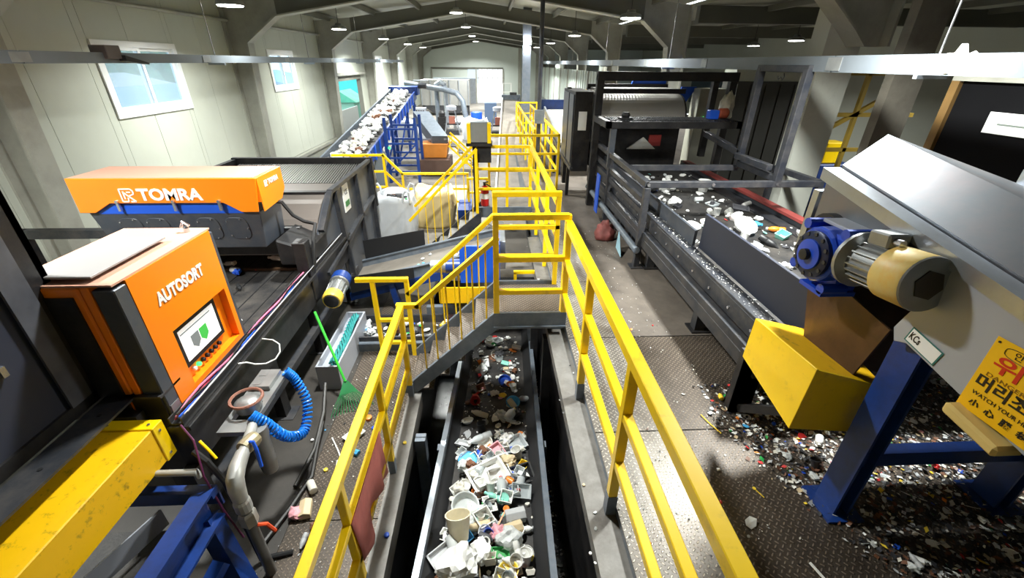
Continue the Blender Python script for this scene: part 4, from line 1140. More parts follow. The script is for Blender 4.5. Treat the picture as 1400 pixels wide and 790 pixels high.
# rags and boxes resting on the trays
def rag(name, loc, sz, m, lab, seed):
    rnd = random.Random(seed)
    bm = bmesh.new()
    bmesh.ops.create_icosphere(bm, subdivisions=3, radius=1)
    for v in bm.verts:
        k = 0.78 + 0.3 * rnd.random() + 0.16 * math.sin(v.co.x * 7 + seed) * math.cos(v.co.y * 6)
        v.co = V((v.co.x * sz[0] * k, v.co.y * sz[1] * k, max(0, v.co.z + 0.35) * sz[2] * k))
    me = bpy.data.meshes.new(name)
    bm.to_mesh(me)
    bm.free()
    for p in me.polygons:
        p.use_smooth = True
    me.materials.append(m)
    o = bpy.data.objects.new(name, me)
    COL.objects.link(o)
    o.location = loc
    return tag(o, lab, 'cloth')


rag('white_rag', (3.6, 3.55, 2.34), (0.1, 0.14, 0.14), WHITE, 'white crumpled cloth on the right cable tray beside the hanger', 3)
rag('white_rag', (3.6, 3.1, 2.34), (0.1, 0.16, 0.1), WHITE, 'white crumpled cloth on the right cable tray at the picture edge', 5)
t = thing('dark_junction_box', 'dark box with a loose flap on the left cable tray', 'box', (-4.42, 5.85, 2.36))
MB().box(-4.55, -4.36, 5.78, 6.0, 2.4, 2.54).build('body', mat('brown_grey_box', (98, 92, 90), 0.6, 0, 0.1), t, bevel=0.008)
MB().prism([(-4.4, 5.98, 2.44), (-4.4, 6.35, 2.36), (-4.4, 6.35, 2.34), (-4.4, 5.98, 2.38)], (0.08, 0, 0)).build('flap', RUB, t)

# ------------------------------------------------------------------ right sorter belt
RX0, RX1, RZ = 2.02, 3.9, 0.6
t = thing('sorter_belt', 'long right-hand sorter belt strewn with white plastic waste', 'conveyor', (2.95, 5, 0))
MB().box(RX0 + 0.13, RX1 - 0.12, 2.45, 8.6, RZ - 0.03, RZ).build('belt', BELT, t)
MB().box(RX0 - 0.02, RX0 + 0.12, 2.5, 8.6, 0.66, 0.69).box(RX0 + 0.09, RX0 + 0.12, 2.5, 8.6, 0.5, 0.66).box(RX0 - 0.02, RX0, 2.5, 8.6, 0.5, 0.66).build('side_beam', DKF, t, bevel=0.004)
MB().box(RX0 - 0.1, RX0 - 0.02, 2.45, 8.6, 0.42, 0.5).box(RX0 - 0.1, RX0 - 0.085, 2.45, 8.6, 0.3, 0.42).build('lower_rail', DKG, t, bevel=0.004)
MB().box(RX0 + 0.1, RX0 + 0.13, 4.15, 8.2, 0.6, 0.86).build('skirt_plate', CHAR, t)
MB().box(RX1 - 0.12, RX1 - 0.06, 2.5, 8.6, 0.5, 0.7).build('side_beam', CHAR, t)
MB().box(RX1 - 0.17, RX1 - 0.05, 2.6, 8.4, 0.7, 0.735).build('red_edge_strip', mat('dull_red_strip', (140, 62, 58), 0.5, 0, 0.2, 5), t)
MB().box(RX1 - 0.32, RX1 - 0.12, 2.5, 8.6, 0.6, 0.62).build('belt_margin', DKG, t)
for i in range(16):
    y = 2.7 + i * 0.36
    MB().cyl((RX0 - 0.03, y, 0.57), (RX0 - 0.02, y, 0.57), 0.014, 8).build('bolt', CHROME, t)
for y in (3.6, 5.1, 6.6, 8.2):
    for x in (RX0 + 0.06, RX1 - 0.1):
        MB().box(x - 0.05, x + 0.05, y - 0.05, y + 0.05, 0, 0.5).build('leg', DKG, t)
        MB().box(x - 0.09, x + 0.09, y - 0.09, y + 0.09, 0, 0.015).build('foot_plate', BLK, t)
MB().box(1.82, 1.98, 2.42, 2.5, 0, 0.56).box(1.82, 1.98, 2.42, 2.44, 0, 0.56).bar((1.9, 2.42, 0.05), (1.98, 2.0, 0.4), 0.06, 0.06).build('end_leg', BLK, t)
MB().box(1.9, 3.9, 2.4, 2.46, 0.35, 0.56).build('end_beam', BLK, t)
# upright dark skirt on the near part of the belt
tag(MB().box(2.18, 2.21, 2.38, 4.12, 0.68, 1.05).box(2.21, 2.28, 2.38, 2.41, 0.68, 1.05).build('skirt_board', NAVY, bevel=0.003), 'tall dark skirt board on the near left edge of the right belt', 'panel')
# rectangular guard frame standing round the belt
t = thing('guard_frame', 'dark grey rectangular steel guard frame around the right belt', 'frame', (2.9, 6.5, 0))
S = 0.075
for p, q in (((1.9, 5.12, 1.1), (4.1, 5.12, 1.1)), ((1.9, 5.12, 1.1), (1.96, 8.5, 1.1)), ((4.08, 5.12, 1.1), (4.05, 6.05, 1.1)), ((1.93, 6.05, 1.1), (3.5, 6.05, 1.1))):
    MB().bar(p, q, S).build('top_bar', DKF, t, bevel=0.005)
for x, y, z in ((1.9, 5.12, 0), (4.08, 5.12, 0), (1.95, 8.4, 0), (1.93, 7.0, 0), (4.05, 6.05, 0)):
    MB().box(x - S / 2, x + S / 2, y - S / 2, y + S / 2, z, 1.06).build('post', DKF, t, bevel=0.005)
    MB().box(x - 0.08, x + 0.08, y - 0.08, y + 0.08, 0, 0.014).build('base_plate', DKG, t)
MB().tube([(1.86, 5.05, 0.26), (1.88, 8.3, 0.26)], 0.045, 10).build('pipe_rail', BGREY, t, smooth=True)
for z in (0.86, 0.72, 0.48):
    MB().bar((1.92, 5.2, z), (1.96, 8.4, z), 0.05, 0.07).build('side_bar', DKG, t)
for y in (5.7, 6.3, 6.9):
    MB().box(2.0, 2.06, y, y + 0.05, 0, 0.5).build('stub_leg', BLK, t)
    MB().box(1.98, 2.3, y + 0.1, y + 0.3, 0.12, 0.4).build('roller_block', BLK, t)
for x in (1.9, 3.5, 2.7):
    MB().cyl((x, 5.075, 1.1), (x, 5.085, 1.1), 0.02, 8).build('bolt', CHROME, t)
t = thing('upright_frame', 'tall open dark steel frame standing on the right belt guard', 'frame', (3.5, 5.6, 1.1))
for p, q in (((3.5, 5.12, 1.1), (3.5, 5.12, 2.36)), ((3.5, 6.05, 1.1), (3.5, 6.05, 2.36)), ((3.5, 5.08, 2.36), (3.5, 6.09, 2.36)), ((3.5, 5.12, 1.16), (3.5, 6.05, 1.16)), ((3.5, 6.05, 1.3), (3.5, 7.2, 1.4)), ((3.42, 5.2, 1.28), (3.42, 6.0, 1.28))):
    MB().bar(p, q, 0.085 if p[2] != q[2] else 0.075).build('bar', DKF, t, bevel=0.006)
tag(MB().tube([(3.5, 5.55, 2.31), (3.5, 5.53, 2.27), (3.5, 5.56, 2.24), (3.5, 5.6, 2.27), (3.5, 5.64, 2.24), (3.5, 5.66, 2.28)], 0.006, 6).build('wire_hook', RUB), 'small black wire hook hanging in the tall open frame', 'hook')

# gantry, drum cover and housing behind
t = thing('black_gantry', 'black steel gantry with a grating walkway over the far end of the right belt', 'gantry', (3.0, 7.6, 0))
for x in (1.86, 4.15):
    for y in (7.95,):
        MB().box(x - 0.06, x + 0.06, y - 0.06, y + 0.06, 0, 2.24).build('post', BLK, t, bevel=0.005)
MB().box(1.8, 4.22, 7.88, 8.02, 2.14, 2.28).build('top_beam', BLK, t, bevel=0.006)
MB().box(3.8, 3.9, 7.9, 8.0, 0.9, 2.2).build('inner_post', BLK, t)
MB().box(1.8, 3.95, 6.98, 7.06, 1.5, 1.6).box(1.8, 1.88, 6.98, 7.9, 1.5, 1.6).box(3.87, 3.95, 6.98, 7.9, 1.5, 1.6).build('deck_frame', BLK, t)
MB().box(1.88, 1.97, 7.0, 7.08, 0.9, 1.5).build('deck_leg', CHAR, t)
for i in range(48):
    x = 1.9 + i * 0.0415
    MB().box(x, x + 0.008, 7.06, 7.6, 1.58, 1.615).build('grating_bar', DKG, t)
for j in range(5):
    MB().box(1.88, 3.88, 7.1 + j * 0.11, 7.106 + j * 0.11, 1.59, 1.61).build('grating_rod', DKG, t)
t = thing('drum_cover', 'grey curved drum cover under the black gantry', 'machine housing', (2.7, 8.5, 0))
pr = [(8.1 + 0.5 * (1 - math.cos(a * PI / 20)), 1.45 + 0.45 * math.sin(a * PI / 20)) for a in range(0, 11)] + [(9.3, 1.95), (9.3, 1.4), (8.1, 1.4)]
MB().prism([(1.95, y, z) for y, z in pr], (1.55, 0, 0)).build('drum_sheet', mat('grey_drum_sheet', (168, 164, 158), 0.45, 0.3, 0.06, 2), t)
MB().prism([(3.5, y, z) for y, z in pr], (0.03, 0, 0)).prism([(1.92, y, z) for y, z in pr], (0.03, 0, 0)).box(1.92, 3.53, 8.35, 8.4, 1.92, 2.0).box(1.92, 3.53, 9.25, 9.32, 1.92, 2.04).build('edge_frame', BLK, t)
for i in range(30):
    x = 1.98 + i * 0.051
    MB().box(x, x + 0.03, 8.42, 9.24, 1.96, 1.985).build('slat', mat('slat_grey', (120, 118, 114)), t)
MB().box(1.9, 3.6, 8.5, 9.2, 0.62, 1.4).build('lower_body', BLK, t)
MB().prism([(2.6, 8.4, 0.95), (3.15, 8.4, 0.95), (2.9, 8.4, 1.16)], (0, 0.05, 0)).build('white_deflector', WHITE, t)
MB().box(3.02, 3.25, 8.44, 8.48, 1.0, 1.2).build('red_plate', mat('dull_red_plate', (170, 60, 56), 0.5), t)
MB().prism([(3.55, 9.2, 1.3), (3.8, 9.2, 2.0), (4.1, 9.2, 2.0), (3.55, 9.2, 1.1)], (0, 0.04, 0)).build('blue_chute_sheet', BLUB, t)
MB().prism([(2.75, 9.3, 1.9), (2.85, 9.3, 2.15), (3.5, 9.3, 2.15), (3.5, 9.3, 1.9)], (0, 0.04, 0)).build('blue_back_sheet', BLUB, t)
t = thing('side_housing', 'black side housing with a white data plate left of the gantry', 'machine housing', (1.75, 8.8, 0))
MB().box(1.52, 1.6, 9.2, 9.3, 0.1, 1.98).box(1.52, 1.84, 8.3, 9.6, 0.55, 1.95).build('body', BLK, t, bevel=0.006)
MB().box(1.50, 1.52, 8.36, 8.8, 0.7, 1.9).box(1.50, 1.52, 8.9, 9.5, 0.7, 1.9).build('door_leaf', CHAR, t, bevel=0.004)
MB().box(1.6, 1.75, 8.28, 8.3, 1.3, 1.62).build('data_plate', WHITE, t)
MB().box(1.5, 1.56, 8.6, 8.66, 0, 0.55).build('leg', BLK, t)
MB().box(1.5, 1.56, 10.6, 10.66, 0, 0.75).build('leg', BLK, t)
MB().bar((1.53, 8.3, 0.6), (1.53, 11.2, 0.75), 0.06).build('side_bar', DKG, t)
tag(MB().box(1.8, 1.815, 7.1, 7.3, 0.1, 0.75).build('blue_sheet', BLUB), 'bright blue plastic sheet hanging beside the right belt frame', 'sheet')
tag(MB().box(2.05, 2.25, 7.15, 7.3, 1.615, 1.64).lathe([(0.06, 0.025), (0.07, 0.06), (0.05, 0.1)], 12, (2.15, 7.22, 1.615)).build('warning_beacon', RUB), 'small dark beacon on the gantry walkway', 'beacon')
t = thing('deck_motor', 'small blue and red motor on the gantry walkway', 'motor', (3.65, 7.3, 1.61))
MB().box(3.5, 3.66, 7.2, 7.32, 1.615, 1.75).build('gearbox', BLUB, t, bevel=0.01)
MB().lathe([(0.06, 0), (0.08, 0.02), (0.08, 0.14), (0.05, 0.17)], 14, (3.66, 7.26, 1.7), (1, 0, 0)).build('body', mat('rust_red_motor', (150, 70, 45), 0.5), t, smooth=True)
rag('clear_bag', (3.85, 7.4, 1.615), (0.12, 0.12, 0.3), mat('cloudy_film', (190, 186, 170), 0.3, 0, 0.3, 12), 'cloudy plastic bag stuffed beside the gantry motor', 9)['category'] = 'bag'
rag('red_sack', (1.72, 6.15, 0), (0.16, 0.15, 0.2), mat('dull_red_sack', (120, 62, 58), 0.7, 0, 0.3, 8), 'crumpled dark red sack on the floor beside the right belt frame', 12)['category'] = 'sack'
tag(MB().prism([(1.77, 5.4, 0.02), (1.8, 5.7, 0.28), (1.8, 5.75, 0.02)], (0.012, 0, 0)).build('pale_blue_sheet', mat('pale_blue_board', (150, 190, 205), 0.5)), 'pale blue offcut leaning on the right belt frame', 'sheet')

# ------------------------------------------------------------------ discharge conveyor with hood, nearest on the right
def zl(y):
    return 1.85 - 0.194 * (2.45 - y)


HX = 2.0
ya, yb_ = -1.2, 2.47
D = lambda x, y, dz: (x, y, zl(y) + dz)
t = thing('hooded_conveyor', 'galvanised hooded discharge conveyor rising at the right edge on blue legs', 'conveyor', (2.6, 1.0, 0))
MB().prism([D(HX, yb_, 0), D(HX, ya, 0), D(HX, ya, -0.3), D(HX, yb_, -0.3)], (0.015, 0, 0)).build('side_wall', HOODG, t)
MB().prism([D(HX - 0.05, yb_, 0), D(HX - 0.05, ya, 0), D(HX - 0.05, ya, 0.016), D(HX - 0.05, yb_, 0.016)], (0.1, 0, 0)).prism([D(HX - 0.05, yb_, 0), D(HX - 0.05, ya, 0), D(HX - 0.05, ya, -0.05), D(HX - 0.05, yb_, -0.05)], (0.006, 0, 0)).build('lip', GALV, t)
MB().prism([D(HX + 0.06, yb_ + 0.0, 0.03), D(HX + 0.32, yb_ + 0.06, 0.18), D(HX + 1.2, yb_, -0.08), D(HX + 1.2, yb_, -0.12), D(HX + 0.06, yb_, 0.0)], V((0, ya - yb_, zl(ya) - zl(yb_)))).build('hood', HOODG, t)
MB().prism([D(HX + 1.2, yb_, 0), D(HX + 1.2, ya, 0), D(HX + 1.2, ya, -0.3), D(HX + 1.2, yb_, -0.3)], (0.015, 0, 0)).build('side_wall', GALV, t)
MB().prism([D(HX + 0.02, yb_ - 0.1, -0.16), D(HX + 0.02, ya, -0.16), D(HX + 0.02, ya, -0.18), D(HX + 0.02, yb_ - 0.1, -0.18)], (1.16, 0, 0)).build('belt', BELT, t)
MB().cyl((HX - 0.05, 2.3, zl(2.3) - 0.3), (HX + 1.25, 2.3, zl(2.3) - 0.3), 0.12, 20).build('head_drum', RUB, t, smooth=True)
MB().prism([(HX - 0.03, 1.66, 1.20), (HX - 0.03, 1.69, 1.26), (HX - 0.03, 1.55, 1.69), (HX - 0.03, ya, zl(ya) + 0.005), (HX - 0.03, ya, zl(ya) - 0.46), (HX - 0.03, 1.6, 1.225)], (0.012, 0, 0)).build('guard_plate', GREYP, t, bevel=0.003)
MB().prism([D(HX, 1.6, -0.32), D(HX, ya, -0.32), D(HX, ya, -0.44), D(HX, 1.6, -0.44)], (0.08, 0, 0)).prism([D(HX + 1.1, 2.1, -0.32), D(HX + 1.1, ya, -0.32), D(HX + 1.1, ya, -0.44), D(HX + 1.1, 2.1, -0.44)], (0.08, 0, 0)).build('frame_beam', BLU, t)
for x in (2.04, 3.06):
    MB().box(x - 0.02, x - 0.005, 1.55, 1.7, 0, 1.24).box(x + 0.005, x + 0.02 + 0.06, 1.62, 1.635, 0, 1.24).box(x + 0.065, x + 0.08, 1.55, 1.7, 0, 1.24).build('leg', BLU, t)
    MB().box(x - 0.08, x + 0.14, 1.5, 1.75, 0, 0.014).build('foot_plate', BLU, t)
MB().bar((2.08, 1.63, 0.42), (3.04, 1.63, 0.42), 0.07, 0.1).build('tie_beam', BLU, t)
MB().prism([(2.06, 2.3, 1.28), (3.15, 2.3, 1.28), (3.15, 2.12, 0.62), (2.1, 2.12, 0.62)], (0, 0.015, 0)).build('chute_plate', RUST, t)
MB().prism([(2.03, 2.42, 1.3), (2.03, 1.75, 1.2), (2.03, 1.85, 0.75), (2.03, 2.2, 0.7)], (0.012, 0, 0)).build('chute_cheek', RUST, t)
MB().box(2.0, 2.3, 2.5, 2.55, 1.3, 1.72).build('head_strut', GALV, t)
# warning sticker and certificate label on the guard plate
SX = HX - 0.033
u_ = V((0, -math.cos(0.194), -math.sin(0.194)))
w_ = V((0, -math.sin(0.194), math.cos(0.194)))
uo_, wo_ = V((0, -1, 0)), V((0, 0, 1))
ctr = V((SX, 1.155, 1.305))
st = thing('warning_sticker', 'yellow warning sticker with Korean lettering on the grey guard plate', 'sign', ctr - wo_ * 0.165)
nn = V((-1, 0, 0))
hw_, hh = 0.145, 0.168
P4 = [ctr - uo_ * hw_ - wo_ * hh, ctr + uo_ * hw_ - wo_ * hh, ctr + uo_ * hw_ + wo_ * hh, ctr - uo_ * hw_ + wo_ * hh]
MB().prism(P4, nn * 0.0015).build('sheet', mat('warning_yellow', (252, 196, 16), 0.4), st)
RDL = mat('warning_red', (214, 50, 24), 0.4)
BKL = mat('warning_black', (26, 22, 18), 0.4)
GDL = mat('warning_brown', (150, 104, 20), 0.4)
T = lambda s, sz, uo, wo, m, wd=None, b=0.0: text(s, sz, frame(ctr + nn * 0.003 + uo_ * uo + wo_ * wo, uo_, wo_), m, st, 'lettering', 0.0005, wd, b)
T('안전제일', 0.034, 0.0, 0.13, BKL, 0.13)
ring = []
for a in range(25):
    an = 2 * PI * a / 24
    ring.append(ctr + nn * 0.003 + uo_ * (0.1 * math.copysign(abs(math.cos(an)) ** 0.5, math.cos(an))) + wo_ * (0.13 + 0.022 * math.copysign(abs(math.sin(an)) ** 0.6, math.sin(an))))
MB().tube(ring, 0.0012, 4).build('lettering_ring', BKL, st)
T('위험', 0.082, 0.0, 0.066, RDL, 0.21, 0.0015)
T('DANGER 危險', 0.024, 0.0, 0.012, GDL, 0.22)
T('머리조심', 0.068, 0.0, -0.032, BKL, 0.25, 0.0015)
T('WATCH YOUR HEAD', 0.024, 0.0, -0.084, BKL, 0.235)
T('小  心  腦  袋', 0.034, 0.0, -0.128, BKL, 0.22, 0.001)
MB().cyl(ctr - uo_ * 0.13 + wo_ * 0.15, ctr - uo_ * 0.13 + wo_ * 0.15 + nn * 0.004, 0.005, 8).build('rivet', BLK, st)
ctr2 = V((SX, 1.525, 1.265))
st = thing('certificate_label', 'white certificate label with green border and KCs mark on the guard plate', 'label', ctr2)
MB().prism([ctr2 - u_ * 0.085 - w_ * 0.04, ctr2 + u_ * 0.085 - w_ * 0.04, ctr2 + u_ * 0.085 + w_ * 0.04, ctr2 - u_ * 0.085 + w_ * 0.04], nn * 0.0012).build('border', mat('label_teal', (40, 110, 105), 0.4), st)
MB().prism([ctr2 - u_ * 0.078 - w_ * 0.034, ctr2 + u_ * 0.078 - w_ * 0.034, ctr2 + u_ * 0.078 + w_ * 0.034, ctr2 - u_ * 0.078 + w_ * 0.034], nn * 0.002).build('sheet', PAPER, st)
text('KCs', 0.05, frame(ctr2 + nn * 0.003 - u_ * 0.045, u_, w_), BKL, st, 'lettering', 0.0005, 0.055, 0.001)
# foam block under the plate
t = thing('foam_block', 'yellowish foam block padding the lower edge of the guard plate', 'foam block', (1.95, 1.15, 1.0))
MB().prism([V((1.91, 1.3, 1.145)), V((1.91, 1.07, 1.11)), V((1.91, 1.07, 1.06)), V((1.91, 1.3, 1.09))], (0.13, 0, 0)).build('foam', mat('foam_yellow', (226, 196, 120), 0.9, 0, 0.1, 6, 0.1, 30), t, bevel=0.012)

# gear motor driving the head drum
t = thing('gear_motor', 'blue gearbox with grey motor and yellow fan cover beside the galvanised hood', 'motor', (1.84, 2.1, 1.4))
MBLU = mat('motor_blue', (24, 70, 190), 0.38, 0.1, 0.1, 5, coat=0.2)
pc = V((1.92, 2.13, 1.465))
hexa = []
for a in range(16):
    an = 2 * PI * (a + 0.5) / 16
    hexa.append((pc.x - 0.12, pc.y + 0.15 * math.cos(an), pc.z + 0.155 * math.sin(an)))
MB().prism(hexa, (0.17, 0, 0)).build('gearbox', MBLU, t, bevel=0.01)
MB().box(pc.x - 0.1, pc.x + 0.04, pc.y - 0.2, pc.y + 0.05, pc.z - 0.08, pc.z + 0.14).build('gearbox_neck', MBLU, t, bevel=0.015)
MB().lathe([(0.13, 0), (0.13, 0.02), (0.115, 0.028)], 24, (pc.x - 0.12, pc.y, pc.z), (-1, 0, 0)).build('flange', mat('dark_blue_ring', (24, 34, 62), 0.4, 0.3), t, smooth=True)
MB().lathe([(0.085, 0.028), (0.085, 0.04), (0.06, 0.045)], 24, (pc.x - 0.12, pc.y, pc.z), (-1, 0, 0)).build('hub', MBLU, t, smooth=True)
MB().lathe([(0.032, 0.04), (0.032, 0.07), (0.02, 0.072)], 12, (pc.x - 0.12, pc.y, pc.z), (-1, 0, 0)).build('shaft', RUB, t)
for i in range(12):
    an = 2 * PI * i / 12
    MB().cyl((pc.x - 0.142, pc.y + 0.115 * math.cos(an), pc.z + 0.115 * math.sin(an)), (pc.x - 0.152, pc.y + 0.115 * math.cos(an), pc.z + 0.115 * math.sin(an)), 0.012, 6).build('flange_bolt', DKG, t)
MB().box(pc.x - 0.04, pc.x + 0.14, pc.y - 0.24, pc.y + 0.12, pc.z + 0.15, pc.z + 0.17).build('white_top_plate', GREYP, t, bevel=0.003)
MB().box(pc.x - 0.1, pc.x + 0.1, pc.y - 0.12, pc.y + 0.06, pc.z - 0.21, pc.z - 0.185).box(pc.x - 0.02, pc.x + 0.1, pc.y - 0.1, pc.y + 0.06, pc.z - 0.185, pc.z - 0.1).build('mount_plate', MBLU, t)
for a, b in ((0.15, 0.13), (-0.13, 0.16), (0.16, -0.12), (-0.1, -0.17)):
    MB().cyl((pc.x - 0.1, pc.y + a, pc.z + b), (pc.x + 0.04, pc.y + a, pc.z + b), 0.03, 10).build('lug', MBLU, t)
m0 = V((1.9, 1.96, 1.51))
md = V((-0.02, -1, 0.12)).normalized()
sd = md.cross(V((0, 0, 1))).normalized()
up = sd.cross(md)
MB().lathe([(0.1, 0.0), (0.145, 0.01), (0.145, 0.03), (0.11, 0.045), (0.105, 0.05)], 24, m0, md).build('motor_flange', ALU, t, smooth=True)
MB().lathe([(0.095, 0.05), (0.095, 0.22)], 20, m0, md).build('motor_body', ALU, t, smooth=True)
for i in range(22):
    an = 2 * PI * i / 22
    d = sd * math.cos(an) + up * math.sin(an)
    MB().bar(m0 + md * 0.06 + d * 0.103, m0 + md * 0.21 + d * 0.103, 0.006, 0.024, d).build('cooling_fin', ALU, t)
tb = m0 + md * 0.14 + up * 0.14
MB().bar(tb - md * 0.06, tb + md * 0.06, 0.11, 0.07, up).build('terminal_box', ALU, t, bevel=0.008)
MB().cyl(tb + md * 0.06 + sd * 0.02, tb + md * 0.1 + sd * 0.02, 0.018, 10).build('cable_gland', CHROME, t)
FY = mat('faded_yellow_cover', (228, 190, 70))
MB().lathe([(0.118, 0.215), (0.13, 0.225), (0.13, 0.37), (0.118, 0.385), (0.07, 0.386)], 28, m0, md).build('fan_cover', mat('cream_yellow_cover', (222, 196, 120), 0.45, 0, 0.06, 4, 0, 40, (226, 160, 20), 0.9, 5), t, smooth=True)
MB().lathe([(0.13, 0.386), (0.126, 0.394), (0.06, 0.395)], 28, m0, md).build('fan_rim', ALU, t, smooth=True)
MB().lathe([(0.07, 0.3955), (0.07, 0.4), (0.02, 0.401)], 6, m0, md).build('fan_grille', mat('dark_brown_grille', (52, 46, 36), 0.5, 0.2), t)
# white-ish bag beyond the hood
rag('white_sack', (3.25, 1.85, 1.93), (0.16, 0.2, 0.18), WHITE, 'white plastic sack lying behind the galvanised hood', 21)['category'] = 'sack'

# yellow tail guard of the right belt
t = thing('yellow_tail_guard', 'soiled yellow sheet guard over the near end of the right belt', 'guard', (1.95, 2.05, 0.4))
MB().prism([(1.75, 2.36, 0.9), (1.75, 1.77, 0.94), (1.75, 1.79, 0.48), (1.75, 2.37, 0.58)], (0.012, 0, 0)).build('side_plate', YEL, t, bevel=0.002)
MB().prism([(1.762, 1.775, 0.93), (2.2, 1.775, 0.8), (2.15, 1.79, 0.44), (1.762, 1.79, 0.48)], (0, 0.012, 0)).build('front_plate', YEL, t)
MB().prism([(1.762, 1.787, 0.93), (2.2, 1.787, 0.8), (2.4, 2.4, 0.72), (1.762, 2.36, 0.9)], (0, 0, -0.01)).build('top_plate', YELD, t)

# pillar, black board and clutter behind on the right
t = thing('concrete_pillar', 'pale concrete pillar beside the tall open frame', 'pillar', (4.45, 6.1, 0), kind='structure')
MB().box(4.14, 4.6, 5.9, 6.2, 0, 3.72).build('shaft', mat('pale_concrete', (192, 194, 184), 0.7, 0, 0.08, 1.5, 0.03, 20, (120, 116, 106), 0.5, 1.0, dlo=0.5, dhi=0.75), t)
MB().cyl((4.4, 5.885, 0.98), (4.4, 5.9, 0.98), 0.05, 12).build('round_socket', RUB, t)
t = thing('concrete_pillar', 'soiled concrete pillar beside the black board on the right', 'pillar', (4.42, 5.0, 0), kind='structure')
MB().box(4.26, 4.6, 4.85, 4.97, 0, 3.75).build('shaft', mat('brown_concrete', (112, 108, 98), 0.7, 0, 0.15, 1.5, 0.03, 20, (62, 56, 48), 0.7, 1.5), t)
t = thing('black_board', 'large black board wall at the right edge with a white notice', 'panel', (4.45, 3.2, 0), kind='structure')
MB().box(4.4, 4.45, -1.2, 4.3, 0.0, 2.28).build('board', mat('matt_black_board', (12, 12, 14), 0.8, spec=0.1), t)
MB().box(4.36, 4.45, -1.2, 4.3, 2.28, 2.36).build('top_trim', STEELP, t)
MB().box(4.36, 4.40, 4.22, 4.3, 0.0, 2.28).build('edge_trim', mat('rusty_edge', (120, 92, 50), 0.6, 0, 0.3, 5), t)
MB().box(4.385, 4.4, 3.35, 3.85, 1.88, 2.05).build('notice', PAPER, t)
MB().box(4.383, 4.385, 3.45, 3.75, 1.95, 1.965).build('notice_print', mat('grey_print', (110, 120, 112)), t)
t = thing('yellow_scaffold', 'dull yellow steel framework seen between the two pillars on the right', 'frame', (5.6, 6.6, 0))
for p, q in (((5.42, 6.6, 0), (5.42, 6.6, 2.4)), ((6.2, 6.6, 0), (6.2, 6.6, 2.4)), ((4.9, 6.6, 1.75), (6.3, 6.6, 1.75)), ((4.9, 6.6, 2.3), (6.3, 6.6, 2.3)), ((4.9, 6.6, 1.45), (5.8, 6.6, 2.0)), ((4.9, 6.6, 1.25), (6.3, 6.6, 1.25))):
    MB().bar(p, q, 0.055).build('bar', mat('dull_yellow', (168, 140, 50), 0.5, 0, 0.2), t)
tag(MB().box(5.6, 6.2, 7.2, 7.6, 0.0, 0.9).build('blue_drum_box', BLU, bevel=0.02), 'blue plastic bin seen between the two right pillars', 'bin')
tag(MB().box(5.65, 6.0, 7.25, 7.55, 0.9, 1.25).build('yellow_crate', YEL, bevel=0.02), 'yellow crate on top of the blue bin between the pillars', 'crate')
rag('white_bundle', (5.95, 6.95, 0.0), (0.3, 0.2, 0.6), WHITE, 'white bundle lying in front of the blue bin between the pillars', 31)['category'] = 'bundle'
tag(MB().box(7.2, 10.0, 9.4, 9.5, 0.0, 2.5).build('white_partition', WALL), 'white partition in the neighbouring bay behind the yellow framework', 'partition', kind='structure')
t = thing('dark_container', 'dark grey container seen through the tall open frame', 'container', (6.0, 9.5, 0))
MB().box(4.9, 7.1, 9.3, 9.8, 0.0, 2.1).build('body', mat('dark_container_grey', (70, 70, 66), 0.5, 0.1, 0.08), t)
for k in range(7):
    MB().box(4.95 + k * 0.3, 5.01 + k * 0.3, 9.27, 9.3, 0.05, 2.05).build('rib', mat('dark_container_grey', (70, 70, 66)), t)
MB().box(4.9, 7.1, 9.32, 9.8, 2.1, 2.4).build('white_top_panel', WALL, t)
t = thing('electrical_cabinet', 'grey electrical cabinet with red and green lamps on the pillar behind the belt', 'cabinet', (4.35, 8.1, 0.9))
MB().box(4.05, 4.6, 8.9, 9.26, 0.0, 1.98).build('body', mat('cabinet_beige', (150, 150, 138), 0.5, 0, 0.05), t, bevel=0.01)
MB().lathe([(0.03, 0), (0.03, 0.02)], 10, (4.3, 8.9, 1.75), (0, -1, 0)).build('red_lamp', mat('lamp_red', (240, 60, 60), 0.3, emit=2), t)
MB().lathe([(0.03, 0), (0.03, 0.02)], 10, (4.2, 8.9, 1.45), (0, -1, 0)).build('green_lamp', mat('lamp_green', (60, 230, 110)), t)
